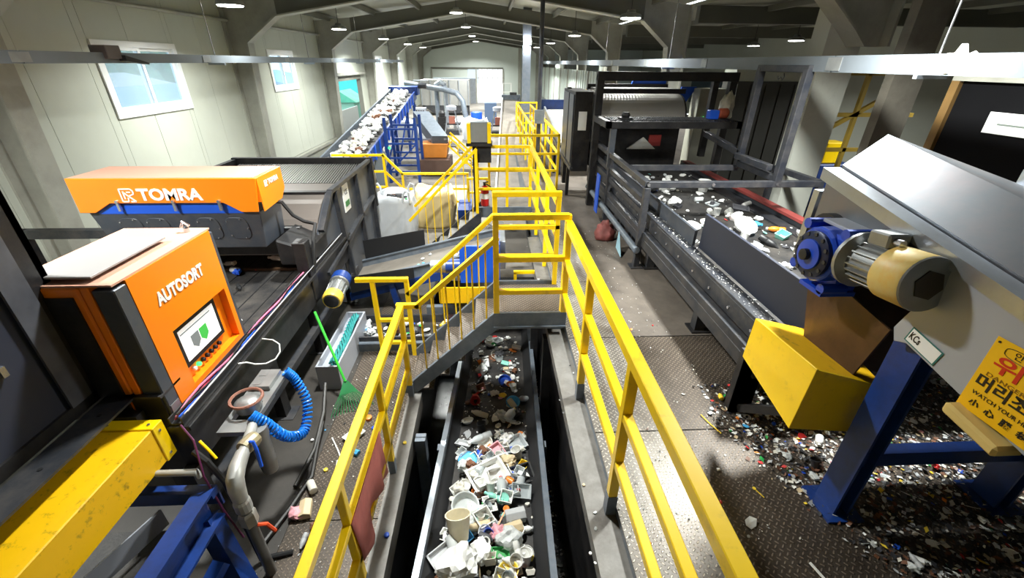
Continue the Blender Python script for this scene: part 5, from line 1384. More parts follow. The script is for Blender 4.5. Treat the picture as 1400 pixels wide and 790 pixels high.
# ------------------------------------------------------------------ big bags on the ground at left
def big_bag(c, w, d, h, m, name, lab, filled, seed, loops=True):
    rnd = random.Random(seed)
    t = thing(name, lab, 'bag', c)
    bm = bmesh.new()
    n, k = 40, 14
    rows = []
    for j in range(k + 1):
        u = j / k
        bul = 1 + 0.12 * math.sin(PI * u)
        row = []
        for i in range(n):
            an = 2 * PI * i / n
            e = 0.55 + 0.15 * (1 - u)
            x = math.copysign(abs(math.cos(an)) ** e, math.cos(an)) * w / 2 * bul
            y = math.copysign(abs(math.sin(an)) ** e, math.sin(an)) * d / 2 * bul
            f = 1 + 0.05 * math.sin(an * 7 + u * 3 + seed) * u + 0.03 * math.sin(an * 13 - u * 9 + seed) + 0.02 * (rnd.random() - 0.5)
            z = h * u * (1 + (0.06 * math.sin(an * 4 + seed) + 0.08 * abs(math.sin(an * 2 + PI / 4)) if j == k else 0))
            row.append(bm.verts.new((c[0] + x * f, c[1] + y * f, c[2] + z)))
        rows.append(row)
    for j in range(k):
        for i in range(n):
            bm.faces.new((rows[j][i], rows[j][(i + 1) % n], rows[j + 1][(i + 1) % n], rows[j + 1][i]))
    bm.faces.new(rows[0][::-1])
    # folded rim and sunken filling surface
    inner = [bm.verts.new((c[0] + (v.co.x - c[0]) * 0.93, c[1] + (v.co.y - c[1]) * 0.93, v.co.z - 0.02)) for v in rows[k]]
    low = [bm.verts.new((c[0] + (v.co.x - c[0]) * 0.86, c[1] + (v.co.y - c[1]) * 0.86, c[2] + h * filled)) for v in rows[k]]
    for i in range(n):
        i2 = (i + 1) % n
        bm.faces.new((rows[k][i], rows[k][i2], inner[i2], inner[i]))
        bm.faces.new((inner[i], inner[i2], low[i2], low[i]))
    bm.faces.new(low)
    for v in bm.verts:
        v.co -= V(c)
    me = bpy.data.meshes.new('bag_body')
    bm.to_mesh(me)
    bm.free()
    for p in me.polygons:
        p.use_smooth = True
    me.materials.append(m)
    o = bpy.data.objects.new('bag_body', me)
    COL.objects.link(o)
    o.parent = t
    if loops:
        for sx, sy in ((-1, -1), (1, -1), (1, 1), (-1, 1)):
            x, y, z = c[0] + sx * w * 0.44, c[1] + sy * d * 0.44, c[2] + h
            pts = [(x - 0.09 * sx, y, z - 0.05), (x - 0.08 * sx, y, z + 0.1), (x - 0.03 * sx, y + 0.02, z + 0.17), (x + 0.03 * sx, y + 0.02, z + 0.15), (x + 0.04 * sx, y, z - 0.05)]
            MB().tube(pts, 0.022, 6).build('lifting_loop', m, t, smooth=True)
    return t


big_bag((-1.98, 8.45, G), 0.82, 0.7, 0.86, mat('white_woven_bag', (196, 200, 205), 0.6, 0, 0.06, 5, 0.2, 14), 'big_bag', 'white woven big bag of waste beside the dark hopper', 0.93, 2)
big_bag((-1.28, 9.3, G), 0.85, 0.75, 0.74, mat('beige_woven_bag', (214, 192, 138), 0.6, 0, 0.08, 5, 0.2, 14), 'big_bag', 'beige woven sack seen through the stair balusters', 0.95, 5, False)
tag(MB().box(-0.72, -0.42, 8.6, 9.4, G, -0.3).build('blue_crate', BLU, bevel=0.01), 'dark blue crate behind the second stair stringer', 'crate')
# yellow railing with a stepped left end, guarding the ground behind the bags
yy = 9.9
t = thing('yellow_railing', 'yellow railing with sloping step behind the two bags', 'railing', (-1.6, yy, G))
zs = lambda z: z - 0.12
rails(t, [('top_rail', [(-3.5, yy, 0.56), (-2.4, yy, 0.56), (-2.02, yy, 0.15), (-0.55, yy, 0.15)], 0.05),
          ('mid_rail', [(-2.75, yy, 0.2), (-2.4, yy, 0.2), (-2.02, yy, -0.2), (-0.55, yy, -0.2)], 0.045),
          ('low_rail', [(-2.75, yy, -0.15), (-2.4, yy, -0.15), (-2.02, yy, -0.5), (-0.55, yy, -0.5)], 0.045)],
      [(-2.75, yy, G, 0.58, False), (-2.4, yy, G, 0.58, False), (-2.02, yy, G, 0.17, False), (-1.1, yy, G, 0.17, False), (-0.55, yy, G, 0.17, False)], 0.05)
MB().box(-3.1, -2.85, yy - 0.03, yy + 0.0, 0.34, 0.58).build('yellow_plate', YEL, t)
t = thing('low_yellow_guard', 'low yellow tube guard next to the second crossover post', 'guard', (-0.4, 9.2, G))
rails(t, [('top_rail', [(-0.5, 9.2, 0.2), (-0.1, 9.2, 0.2)], 0.045), ('mid_rail', [(-0.5, 9.2, -0.1), (-0.1, 9.2, -0.1)], 0.04)], [(-0.5, 9.2, G, 0.2, False), (-0.1, 9.2, G, 0.2, False)], 0.045)
tag(MB().box(-1.9, -0.7, 10.2, 12.6, G, G + 0.012).build('pale_green_sheet', mat('pale_green_sheet', (176, 200, 186), 0.25, 0, 0.15, 3)), 'pale green plastic sheet lying on the ground behind the far railing', 'sheet')

# ------------------------------------------------------------------ long flat belt rising down the middle of the hall
t = thing('long_belt_conveyor', 'long pale grey belt conveyor rising down the middle of the hall', 'conveyor', (0.6, 14, G))
a, b = V((0.36, 8.2, -0.92)), V((0.9, 20.5, 0.98))
d = b - a
sv = V((1, 0, 0))
wd = 0.35
MB().prism([a - sv * wd, a + sv * wd, a + sv * wd - V((0, 0, 0.04)), a - sv * wd - V((0, 0, 0.04))], d).build('belt', BELTG, t)
for s, m in ((-1, WHITE), (1, DKG)):
    q = a + sv * wd * s
    MB().prism([q + V((0, 0, 0.1)), q + V((0.04 * s, 0, 0.1)), q + V((0.04 * s, 0, -0.14)), q + V((0, 0, -0.14))], d).build('side_rail', m, t)
for k in (0.3, 0.55, 0.8, 0.97):
    p = a + d * k
    for s in (-1, 1):
        MB().bar((p.x + s * wd, p.y, p.z - 0.1), (p.x + s * wd, p.y, G), 0.07).build('leg', BGREY, t)
MB().box(b.x - wd - 0.06, b.x + wd + 0.06, b.y - 0.15, b.y + 0.25, b.z - 0.2, b.z + 0.16).build('head_box', BGREY, t)
MB().box(b.x - 0.05, b.x + 0.25, b.y - 0.1, b.y + 0.15, b.z + 0.16, b.z + 0.26).build('head_motor', DKG, t)
rag('white_film', (0.42, 8.9, -0.8), (0.14, 0.1, 0.06), WHITE, 'scrap of white film on the foot of the long grey belt', 41)['category'] = 'waste'
# pillar and thin pole
tag(MB().box(1.2, 1.5, 17.75, 18.0, 0, 4.2).build('steel_pillar', BGREY), 'grey steel pillar in mid hall reaching the roof', 'pillar', kind='structure')
t = thing('thin_pole', 'thin dark pole rising to the roof beside the far walkway railing', 'pole', (1.15, 10.9, 0))
MB().cyl((1.15, 10.9, 0), (1.15, 10.9, 4.1), 0.05, 12).build('tube', DKG, t, smooth=True)
MB().box(1.04, 1.26, 10.75, 10.85, 1.12, 1.42).build('switch_box', BGREY, t)
# pale belt with blue end behind the side housing
t = thing('pale_belt_conveyor', 'pale belt conveyor with blue end plate beyond the black housing', 'conveyor', (2.0, 12, 0))
MB().prism([(1.62, 10.2, 0.75), (2.5, 10.2, 0.75), (2.85, 15.6, 1.0), (1.85, 15.6, 1.0)], (0, 0, -0.05)).build('belt', mat('cream_belt', (206, 200, 186), 0.6, 0, 0.05), t)
MB().prism([(1.55, 10.2, 0.7), (1.55, 10.2, 0.86), (1.8, 15.6, 1.1), (1.8, 15.6, 0.9)], (0.05, 0, 0)).prism([(2.5, 10.2, 0.7), (2.5, 10.2, 0.86), (2.85, 15.6, 1.1), (2.85, 15.6, 0.9)], (0.05, 0, 0)).build('side_rail', GALV, t)
MB().prism([(1.7, 15.65, 0.85), (2.95, 15.65, 0.85), (2.95, 15.65, 1.3), (1.7, 15.65, 1.3)], (0, 0.05, 0)).build('blue_end_plate', BLU, t)
for y, x in ((10.4, 1.6), (13, 1.75), (15.2, 1.85)):
    MB().box(x - 0.05, x + 0.05, y, y + 0.1, 0, 0.75).build('leg', BLU, t)
tag(MB().bar((3.1, 16.2, 0), (3.1, 16.2, 1.6), 0.08).bar((3.1, 16.2, 1.55), (3.4, 16.2, 1.55), 0.08).build('yellow_post', YEL), 'yellow post standing beyond the pale belt conveyor', 'post')

# ------------------------------------------------------------------ white-waste conveyor rising along the left wall
def incl(y):
    return 0.16 + 0.119 * (y - 11)


t = thing('blue_incline_conveyor', 'blue inclined conveyor loaded with white waste along the left wall', 'conveyor', (-3.7, 16, G))
xa, xb = -4.15, -3.2
ya, yb_ = 10.4, 20.2
MB().prism([(xa, ya, incl(ya)), (xb, ya, incl(ya)), (xb, ya, incl(ya) - 0.05), (xa, ya, incl(ya) - 0.05)], (0, yb_ - ya, incl(yb_) - incl(ya))).build('belt', BELT, t)
MB().prism([(xa - 0.05, ya, incl(ya) + 0.16), (xa, ya, incl(ya) + 0.16), (xa, ya, incl(ya) - 0.2), (xa - 0.05, ya, incl(ya) - 0.2)], (0, yb_ - ya, incl(yb_) - incl(ya))).build('side_rail', BGREY, t)
MB().prism([(xb, ya, incl(ya) + 0.08), (xb + 0.05, ya, incl(ya) + 0.08), (xb + 0.05, ya, incl(ya) - 0.25), (xb, ya, incl(ya) - 0.25)], (0, yb_ - ya, incl(yb_) - incl(ya))).build('side_rail', BLU, t)
for i in range(14):
    y = ya + 0.5 + i * 0.62
    MB().box(xb + 0.05, xb + 0.08, y, y + 0.08, incl(y) - 0.28, incl(y) + 0.1).build('rib', BLUB, t)
for y in (13.0, 15.4, 17.8, 19.6):
    for x in (xa, xb):
        MB().box(x - 0.05, x + 0.05, y - 0.05, y + 0.05, G, incl(y) - 0.15).build('leg', BLU, t)
for y in (13.0, 15.4, 17.8):
    MB().bar((xb, y, G + 0.1), (xb, y + 2.2, incl(y) - 0.2), 0.05).build('brace', BLU, t)
MB().box(xa - 0.1, xb + 0.15, 19.9, 20.5, 1.14, 1.48).build('head_box', BLU, t, bevel=0.02)
MB().cyl((xb + 0.15, 20.2, 1.5), (xb + 0.5, 20.2, 1.5), 0.12, 12).build('head_motor', DKG, t)
MB().box(-4.5, -4.2, 10.5, 10.7, -0.25, 0.28).build('tail_plate', BLUB, t)
# blue service tower with ladder
t = thing('blue_service_tower', 'blue open steel tower with ladder rungs under the head of the white-waste conveyor', 'tower', (-2.6, 13.4, G))
for x in (-3.0, -2.15):
    for y in (13.0, 13.9):
        MB().box(x - 0.04, x + 0.04, y - 0.04, y + 0.04, G, 1.0).build('post', BLU, t)
for z in (-0.5, -0.1, 0.3, 0.7):
    MB().bar((-3.0, 13.0, z), (-2.15, 13.0, z), 0.05).build('rung', BLU, t)
    MB().bar((-3.0, 13.9, z), (-2.15, 13.9, z), 0.05).build('rung', BLU, t)
MB().bar((-3.0, 13.0, -0.5), (-2.15, 13.0, 0.3), 0.04).build('brace', BLU, t)
t = thing('switch_cabinet', 'grey switch cabinet with a green lamp beside the blue tower', 'cabinet', (-3.2, 12.9, G))
MB().box(-3.35, -3.08, 12.7, 12.95, G, 0.1).build('body', mat('cabinet_grey', (120, 128, 134), 0.5), t)
MB().lathe([(0.04, 0), (0.04, 0.02)], 10, (-2.92, 12.92, 0.2), (0, -1, 0)).build('green_lamp', mat('lamp_green', (60, 230, 110)), t)
# chute, orange hopper, brown bin
t = thing('dark_chute', 'dark grey box chute sloping down to an orange hopper', 'chute', (-2.0, 15, 0))
MB().prism([(-2.7, 16.2, 0.85), (-2.15, 16.2, 0.85), (-1.35, 14.2, 0.32), (-1.85, 14.2, 0.32)], (0, 0, -0.32)).build('box_section', CHAR, t)
MB().prism([(-2.7, 16.2, 0.86), (-2.15, 16.2, 0.86), (-1.35, 14.2, 0.33), (-1.85, 14.2, 0.33)], (0, 0, 0.012)).build('top_sheet', BGREY, t)
MB().bar((-2.7, 14.6, 0.15), (-1.4, 14.2, 0.25), 0.05).build('stay', GALV, t)
tag(MB().prism([(-2.2, 14.0, 0.12), (-1.35, 14.0, 0.12), (-1.42, 14.0, -0.28), (-2.12, 14.0, -0.28)], (0, 0.8, 0)).build('orange_hopper', mat('rusty_orange', (196, 120, 40), 0.5, 0, 0.2, 3)), 'rusty orange hopper below the dark chute', 'hopper')
tag(MB().box(-2.3, -1.28, 13.7, 14.7, -0.72, -0.3).build('brown_bin', mat('dark_brown_steel', (84, 62, 54), 0.5, 0.1, 0.2, 2)), 'dark brown steel bin under the orange hopper', 'bin')
t = thing('yellow_stair', 'small yellow stair with handrails beside the orange hopper', 'stairs', (-0.9, 14.5, G))
for yy in (14.2, 14.9):
    MB().bar((-1.35, yy, 0.35), (-0.55, yy, -0.4), 0.05).build('handrail', YEL, t)
    MB().bar((-1.35, yy, 0.05), (-0.55, yy, -0.7), 0.05).build('stringer', YEL, t)
    for k in range(4):
        x = -1.3 + k * 0.24
        MB().bar((x, yy, 0.0 - (x + 1.3) * 0.94), (x, yy, 0.3 - (x + 1.3) * 0.94), 0.03).build('baluster', YEL, t)
for k in range(4):
    MB().box(-1.3 + k * 0.2, -1.12 + k * 0.2, 14.2, 14.9, 0.0 - k * 0.19, 0.03 - k * 0.19).build('tread', DKG, t)
MB().box(-0.95, -0.75, 14.1, 14.12, -0.5, -0.3).build('yellow_sign', YEL, t)

# ------------------------------------------------------------------ plant at the far end
t = thing('overhead_duct', 'grey overhead duct bending down between the far machines', 'duct', (-2.5, 24, G))
MB().tube([(-4.6, 26, 1.35), (-2.4, 25, 1.1), (-1.75, 24.6, 0.95), (-1.45, 24.4, 0.6), (-1.3, 24.3, -0.2), (-1.3, 24.3, G)], 0.14, 14).build('bent_pipe', BGREY, t, smooth=True)
MB().tube([(-2.9, 25.5, 1.35), (-2.9, 25.5, G)], 0.12, 12).build('riser', BGREY, t, smooth=True)
MB().tube([(-2.4, 25.3, 1.3), (-2.4, 25.3, G)], 0.12, 12).build('riser', GALV, t, smooth=True)
MB().tube([(-2.9, 25.5, 1.3), (-2.65, 25.4, 1.45), (-2.4, 25.3, 1.3)], 0.13, 12).build('bend', GALV, t, smooth=True)
t = thing('grey_silo', 'wide grey silo body at the far end left of the bright door', 'silo', (-3.2, 32, G))
MB().box(-4.6, -1.4, 31.5, 33.5, -0.2, 1.35).build('body', mat('silo_grey', (150, 150, 148), 0.5, 0.2, 0.05), t)
for i in range(6):
    MB().box(-4.6 + i * 0.62, -4.55 + i * 0.62, 31.44, 31.5, -0.2, 1.35).build('rib', GALV, t)
MB().prism([(-4.6, 31.5, -0.2), (-1.4, 31.5, -0.2), (-2.2, 31.5, -0.7), (-3.8, 31.5, -0.7)], (0, 2, 0)).build('cone', DKG, t)
for x in (-4.5, -1.5):
    MB().box(x - 0.08, x + 0.08, 31.5, 31.66, G, -0.2).build('leg', DKG, t)
MB().box(-4.9, -4.0, 30.4, 31.0, 1.3, 1.36).build('top_platform', GALV, t)
for i, (x, y, lab) in enumerate(((-1.9, 22.5, 'grey pump skid with a rust-coloured block left of the white bags at the far end'), (0.35, 22.0, 'grey pump skid with a rust-coloured block beside the long grey belt'))):
    t = thing('pump_skid', lab, 'machine', (x, y, G))
    MB().box(x - 0.35, x + 0.35, y, y + 0.6, G, -0.6).box(x - 0.4, x + 0.4, y, y + 0.6, -0.35, -0.28).build('base', DKG, t)
    MB().box(x - 0.14, x + 0.14, y - 0.05, y + 0.2, -0.28, 0.05).build('red_block', mat('rust_block', (160, 96, 80), 0.6), t)
    for s in (-1, 1):
        MB().bar((x + s * 0.38, y, G), (x + s * 0.15, y, 0.35), 0.06).build('a_frame', GALV, t)
    MB().lathe([(0.1, 0), (0.25, 0.05), (0.25, 0.2), (0.1, 0.25)], 14, (x, y, 0.3)).build('top_wheel', GREYP, t)
for i, (x, y, w, h, lab) in enumerate(((-0.7, 21.0, 1.1, 0.85, 'white bulk bag in front of the bright end door'), (-1.5, 23.8, 0.8, 0.6, 'white bulk bag left of the pump skid'), (-3.9, 21.0, 1.0, 0.8, 'white bulk bag under the overhead duct'), (-2.5, 18.6, 0.9, 0.65, 'white bulk bag behind the dark chute'))):
    big_bag((x, y, G), w, w * 0.8, h, mat('white_woven_bag', (222, 226, 230)), 'bulk_bag', lab, 0.9, 50 + i, False)
tag(MB().lathe([(0.28, 0), (0.3, 0.02), (0.3, 0.4), (0.28, 0.42), (0.3, 0.44), (0.3, 0.86), (0.26, 0.88)], 18, (-0.75, 24.5, G)).build('blue_drum', BLUB, smooth=True), 'bright blue drum standing in front of the end door', 'drum')
tag(MB().box(-0.35, 0.35, 27, 27.7, G, 0.3).build('blue_grey_stack', mat('blue_grey_stack', (90, 110, 140), 0.6), bevel=0.02), 'blue-grey pallet stack standing by the bright end door', 'stack')
t = thing('wire_cage', 'tall white wire cage beside the end door', 'cage', (0.8, 34, G))
for x in (0.3, 0.9, 1.5):
    MB().box(x - 0.03, x + 0.03, 33.9, 33.96, G, 1.1).build('post', WHITE, t)
for z in (-0.5, 0.0, 0.5, 1.07):
    MB().box(0.3, 1.5, 33.9, 33.95, z - 0.02, z + 0.02).build('bar', WHITE, t)
t = thing('dark_grille_unit', 'small dark unit with vertical grille at the foot of the silo', 'machine', (-4.0, 26, G))
MB().box(-4.35, -3.65, 26, 26.6, G, 0.1).build('body', GREYP, t)
for i in range(5):
    MB().box(-4.28 + i * 0.125, -4.22 + i * 0.125, 25.97, 26.0, G + 0.1, 0.0).build('grille_bar', RUB, t)
tag(MB().box(-2.6, -2.2, 22.6, 23.0, G, 0.0).lathe([(0.16, 0.82), (0.17, 1.0), (0.1, 1.1)], 12, (-2.4, 22.8, G)).build('dark_mixer', BLK), 'dark upright mixer left of the pump skid', 'machine')
# ------------------------------------------------------------------ waste: every piece an object, alike pieces share a mesh
R = random.Random(11)
LIB = {}


def lib(kind, mb, smooth=True, bevel=0.0):
    me, c = mb.mesh(kind, smooth, bevel)
    me.materials.append(WHITE)
    LIB.setdefault(kind, []).append(me)


def crumple(seed, flat, sub=2, spike=0.55):
    rnd = random.Random(seed)
    bm = bmesh.new()
    bmesh.ops.create_icosphere(bm, subdivisions=sub, radius=0.5)
    mb = MB()
    ph = [rnd.uniform(0, 6) for _ in range(4)]
    co = []
    for v in bm.verts:
        k = 1 - spike * rnd.random() * 0.7 + 0.2 * math.sin(v.co.x * 9 + ph[0]) * math.cos(v.co.y * 8 + ph[1])
        co.append((v.co.x * k, v.co.y * k * 0.8, v.co.z * k * flat))
    bm.verts.index_update()
    fs = [tuple(v.index for v in f.verts) for f in bm.faces]
    bm.free()
    return mb.add(co, fs)


for s in range(5):
    lib('film_scrap', crumple(s, 0.45 + 0.06 * s), False)
for s in range(3):
    lib('crumpled_bag', crumple(20 + s, 0.6, 3, 0.4), False)
# the bottle lies along local y
bp = [(0.02, 0), (0.032, 0.004), (0.034, 0.02), (0.034, 0.07), (0.031, 0.075), (0.034, 0.08), (0.034, 0.13), (0.03, 0.15), (0.014, 0.18), (0.013, 0.2)]
lib('plastic_bottle', MB().lathe(bp, 14, (0, -0.1, 0), (0, 1, 0)))
lib('plastic_bottle', MB().lathe([(0.03, 0), (0.04, 0.006), (0.042, 0.09), (0.036, 0.11), (0.018, 0.128), (0.018, 0.14)], 14, (0, -0.07, 0), (0, 1, 0)))
lib('bottle_cap', MB().lathe([(0.5, 0), (0.5, 0.35), (0.42, 0.4), (0.0, 0.4)], 12, cap1=False))
lib('plastic_cup', MB().lathe([(0.36, 0), (0.5, 0.95), (0.53, 1.0), (0.48, 1.0), (0.34, 0.05), (0.0, 0.05)], 16, cap1=False))
lib('plastic_bowl', MB().lathe([(0.26, 0), (0.42, 0.12), (0.5, 0.32), (0.54, 0.32), (0.48, 0.3), (0.38, 0.12), (0.0, 0.04)], 18, cap1=False))
lib('plastic_lid', MB().lathe([(0.48, 0), (0.5, 0.06), (0.46, 0.08), (0.44, 0.05), (0.0, 0.05)], 18, cap1=False))  # flat round lids with a raised rim


def tray_mesh(w, d, h, t=0.03):
    mb = MB()
    o = [(-w / 2, -d / 2), (w / 2, -d / 2), (w / 2, d / 2), (-w / 2, d / 2)]
    lv = [([(x * 0.86, y * 0.86) for x, y in o], 0), (o, h), ([(x * 1.08, y * 1.08) for x, y in o], h), ([(x * 0.95, y * 0.95) for x, y in o], h - 0.001), ([(x * 0.82, y * 0.82) for x, y in o], t)]
    vs = [(x, y, z) for ring, z in lv for x, y in ring]
    fs = [(3, 2, 1, 0)]
    for r in range(4):
        for i in range(4):
            j = (i + 1) % 4
            fs.append((r * 4 + i, r * 4 + j, r * 4 + 4 + j, r * 4 + 4 + i))
    fs.append((16, 17, 18, 19))
    return mb.add(vs, fs)


lib('plastic_tray', tray_mesh(1, 0.68, 0.2), False)
lib('plastic_tub', tray_mesh(0.8, 0.8, 0.5), False)
lib('carton', MB().box(-0.5, 0.5, -0.3, 0.3, 0, 0.32).prism([(-0.5, -0.3, 0.32), (-0.5, 0.3, 0.32), (-0.5, 0, 0.45)], (1, 0, 0)), False, 0.02)
lib('drink_can', MB().lathe([(0.22, 0), (0.28, 0.04), (0.28, 0.9), (0.22, 0.96), (0.21, 0.93)], 14, (0, -0.5, 0), (0, 1, 0)))
lib('straw', MB().tube([(0, -0.5, 0), (0.01, 0.1, 0), (0.05, 0.5, 0.02)], 0.022, 5))


def bent(seed):
    rnd = random.Random(seed)
    n = 6
    vs, fs = [], []
    ox, oy = [], []
    for i in range(n):
        an = 2 * PI * i / n
        r_ = 0.35 + 0.25 * rnd.random()
        ox.append(math.cos(an) * r_)
        oy.append(math.sin(an) * r_ * 0.7)
    f = lambda x, y: 0.25 * x * x + 0.2 * math.sin(4 * y + seed) * 0.5
    for dz in (0, 0.05):
        for i in range(n):
            vs.append((ox[i], oy[i], f(ox[i], oy[i]) + dz))
        vs.append((0, 0, f(0, 0) + dz + 0.03))
    for i in range(n):
        j = (i + 1) % n
        fs += [(i, j, n), (n + 1 + j, n + 1 + i, 2 * n + 1), (i, n + 1 + i, n + 1 + j, j)]
    return MB().add(vs, fs)


for s in range(4):
    lib('plastic_scrap', bent(s), False)
lib('plastic_spoon', MB().bar((0, -0.5, 0.02), (0, 0.2, 0.02), 0.06, 0.03).lathe([(0.0, -0.01), (0.1, 0.0), (0.13, 0.04), (0.1, 0.05), (0.0, 0.02)], 10, (0, 0.3, 0.01)), False)

PAL = {}
for nm, c, rg in (('white', (236, 236, 232), 0.45), ('off white', (214, 210, 198), 0.5), ('pale grey', (178, 180, 182), 0.45), ('black', (26, 26, 28), 0.5), ('dark grey', (66, 66, 70), 0.5), ('light blue', (70, 160, 214), 0.4),
                  ('blue', (28, 78, 190), 0.4), ('green', (50, 160, 80), 0.4), ('red', (200, 42, 40), 0.4), ('orange', (232, 130, 40), 0.4), ('yellow', (238, 205, 60), 0.4), ('pink', (226, 160, 170), 0.45), ('brown', (110, 72, 50), 0.5),
                  ('mint', (140, 214, 196), 0.4), ('beige', (204, 184, 148), 0.5), ('cream', (236, 226, 196), 0.45)):
    PAL[nm] = mat('waste_' + nm.replace(' ', '_'), c, rg, 0, 0.06, 6)
PAL['clear'] = glass('waste_clear', (222, 228, 230), 0.15, 0.55)
PAL['translucent'] = glass('waste_translucent', (222, 226, 226), 0.35, 0.75)
CATS = {'film_scrap': 'scrap', 'crumpled_bag': 'bag', 'plastic_bottle': 'bottle', 'bottle_cap': 'bottle cap', 'plastic_cup': 'cup', 'plastic_bowl': 'bowl', 'plastic_lid': 'lid', 'plastic_tray': 'tray', 'plastic_tub': 'tub',
        'carton': 'carton', 'drink_can': 'can', 'straw': 'straw', 'plastic_scrap': 'scrap', 'plastic_spoon': 'spoon'}
UNIT = {'plastic_bottle': 1.0}


def put(kind, colr, loc, size, rz=None, tilt=(0, 0), place='', group=None, lab=None, var=None, cap=None):
    ms = LIB[kind]
    me = ms[R.randrange(len(ms)) if var is None else var]
    o = bpy.data.objects.new(kind, me)
    COL.objects.link(o)
    o.material_slots[0].link = 'OBJECT'
    o.material_slots[0].material = PAL[colr]
    o.location = loc
    o.rotation_euler = (tilt[0], tilt[1], R.uniform(0, 2 * PI) if rz is None else rz)
    k = size / 0.2 if kind == 'plastic_bottle' else size
    o.scale = (k, k, k)
    tag(o, lab or '%s %s %s' % (colr, kind.replace('_', ' '), place), CATS[kind], group)
    if cap:
        c = bpy.data.objects.new('cap', LIB['bottle_cap'][0])
        COL.objects.link(c)
        c.material_slots[0].link = 'OBJECT'
        c.material_slots[0].material = PAL[cap]
        c.parent = o
        c.location = (0, 0.09 if var == 0 else 0.062, 0.034 if var == 0 else 0.042)
        c.rotation_euler = (-PI / 2, 0, 0)
        c.scale = (0.034, 0.034, 0.05)
    return o


def choose(mix):
    x = R.random() * sum(w for _, w in mix)
    for k, w in mix:
        x -= w
        if x <= 0:
            return k
    return mix[-1][0]


COLS = [('white', 34), ('off white', 12), ('pale grey', 10), ('translucent', 8), ('clear', 6), ('black', 7), ('dark grey', 5), ('blue', 3), ('light blue', 2), ('green', 2.5), ('red', 2), ('orange', 2), ('yellow', 2), ('pink', 2), ('brown', 3), ('mint', 1), ('beige', 4)]
KINDS = [('film_scrap', 30), ('plastic_scrap', 26), ('plastic_bottle', 8), ('bottle_cap', 10), ('plastic_cup', 6), ('plastic_bowl', 4), ('plastic_lid', 7), ('plastic_tray', 6), ('plastic_tub', 3), ('carton', 4), ('drink_can', 2), ('straw', 3), ('plastic_spoon', 2), ('crumpled_bag', 4)]
SZ = {'film_scrap': (0.04, 0.1), 'plastic_scrap': (0.04, 0.1), 'plastic_bottle': (0.11, 0.2), 'bottle_cap': (0.025, 0.04), 'plastic_cup': (0.06, 0.09), 'plastic_bowl': (0.09, 0.14), 'plastic_lid': (0.06, 0.11), 'plastic_tray': (0.1, 0.18),
      'plastic_tub': (0.08, 0.13), 'carton': (0.06, 0.12), 'drink_can': (0.1, 0.12), 'straw': (0.1, 0.18), 'plastic_spoon': (0.1, 0.15), 'crumpled_bag': (0.09, 0.17)}


def zb(y):
    return zt(y) - 0.2


def belt_piece(kind, colr, x, y, size, rz=None, tilt=(0, 0), dz=0.0, lab=None, var=None, cap=None):
    return put(kind, colr, (x, y, zb(y) + dz), size, rz, tilt, 'on the trench conveyor', 'waste on the trench conveyor', lab, var, cap)


TC = 'on the trench conveyor'
belt_piece('plastic_lid', 'light blue', -0.28, 2.98, 0.19, 0, (0.1, 0.05), 0.07, 'round light blue plastic lid on the trench conveyor')
belt_piece('plastic_tray', 'white', -0.08, 2.76, 0.34, 0.5, (0.1, 0.0), 0.06, 'largest white foam tray on the trench conveyor')
belt_piece('plastic_tray', 'white', 0.02, 2.9, 0.26, 0.45, (0.15, 0.1), 0.04, 'white foam tray tucked behind the largest one on the trench conveyor')
belt_piece('plastic_bottle', 'clear', 0.05, 2.62, 0.22, 0.05, (0.1, 0), 0.06, 'clear bottle with red cap on the trench conveyor', 1, 'red')
belt_piece('plastic_bottle', 'clear', 0.22, 2.64, 0.2, 2.9, (0.15, 0), 0.04, 'clear bottle with red cap by the trench conveyor side wall', 1, 'red')
belt_piece('plastic_bowl', 'translucent', -0.28, 2.42, 0.23, 0.3, (0.35, 0.1), 0.05, 'translucent oval bowl on the trench conveyor')
belt_piece('plastic_cup', 'cream', -0.3, 2.12, 0.2, 0.3, (-0.5, 0.1), 0.06, 'cream plastic tub standing tall at the front of the trench conveyor')
belt_piece('crumpled_bag', 'white', -0.3, 1.86, 0.34, 0.6, (0.2, 0), 0.06, 'big white crumpled sheet at the front of the trench conveyor', 0)
belt_piece('crumpled_bag', 'white', -0.14, 1.98, 0.22, 1.6, (0.2, 0), 0.05, 'white crumpled bag beside the big white sheet on the trench conveyor', 1)
belt_piece('plastic_spoon', 'orange', 0.05, 2.3, 0.22, -0.5, (0.1, 0), 0.08, 'orange plastic tool on the trench conveyor')
belt_piece('plastic_lid', 'mint', 0.07, 2.48, 0.09, 0, (0.3, 0.2), 0.1, 'mint round lid on the trench conveyor')
belt_piece('plastic_tray', 'clear', 0.18, 3.22, 0.26, 0.4, (0.05, 0), 0.01, 'clear blister tray on the trench conveyor')
belt_piece('plastic_bottle', 'clear', -0.16, 3.3, 0.26, 2.0, (0, 0), 0.02, 'clear crushed bottle lying across the trench conveyor', 0, 'white')
belt_piece('plastic_bottle', 'translucent', 0.18, 3.68, 0.24, -0.6, (0.1, 0), 0.03, 'cloudy bottle with yellow cap on the trench conveyor', 1, 'yellow')
belt_piece('crumpled_bag', 'translucent', 0.1, 2.08, 0.24, 0, (0, 0), 0.04, 'cloudy round bundle of film on the trench conveyor', 2)
belt_piece('carton', 'pale grey', 0.16, 2.32, 0.17, 0.2, (0.2, 0), 0.05, 'pale grey carton on the trench conveyor')
belt_piece('carton', 'beige', 0.14, 2.2, 0.15, 0.3, (0.1, 0), 0.04, 'beige carton on the trench conveyor')
belt_piece('plastic_tub', 'white', -0.12, 2.28, 0.17, 0.6, (0.2, 0.1), 0.05, 'white square tub in the middle of the trench conveyor')
belt_piece('plastic_tray', 'pale grey', -0.42, 1.98, 0.2, 0.7, (0.2, 0), 0.05, 'grey tray at the left side of the trench conveyor')
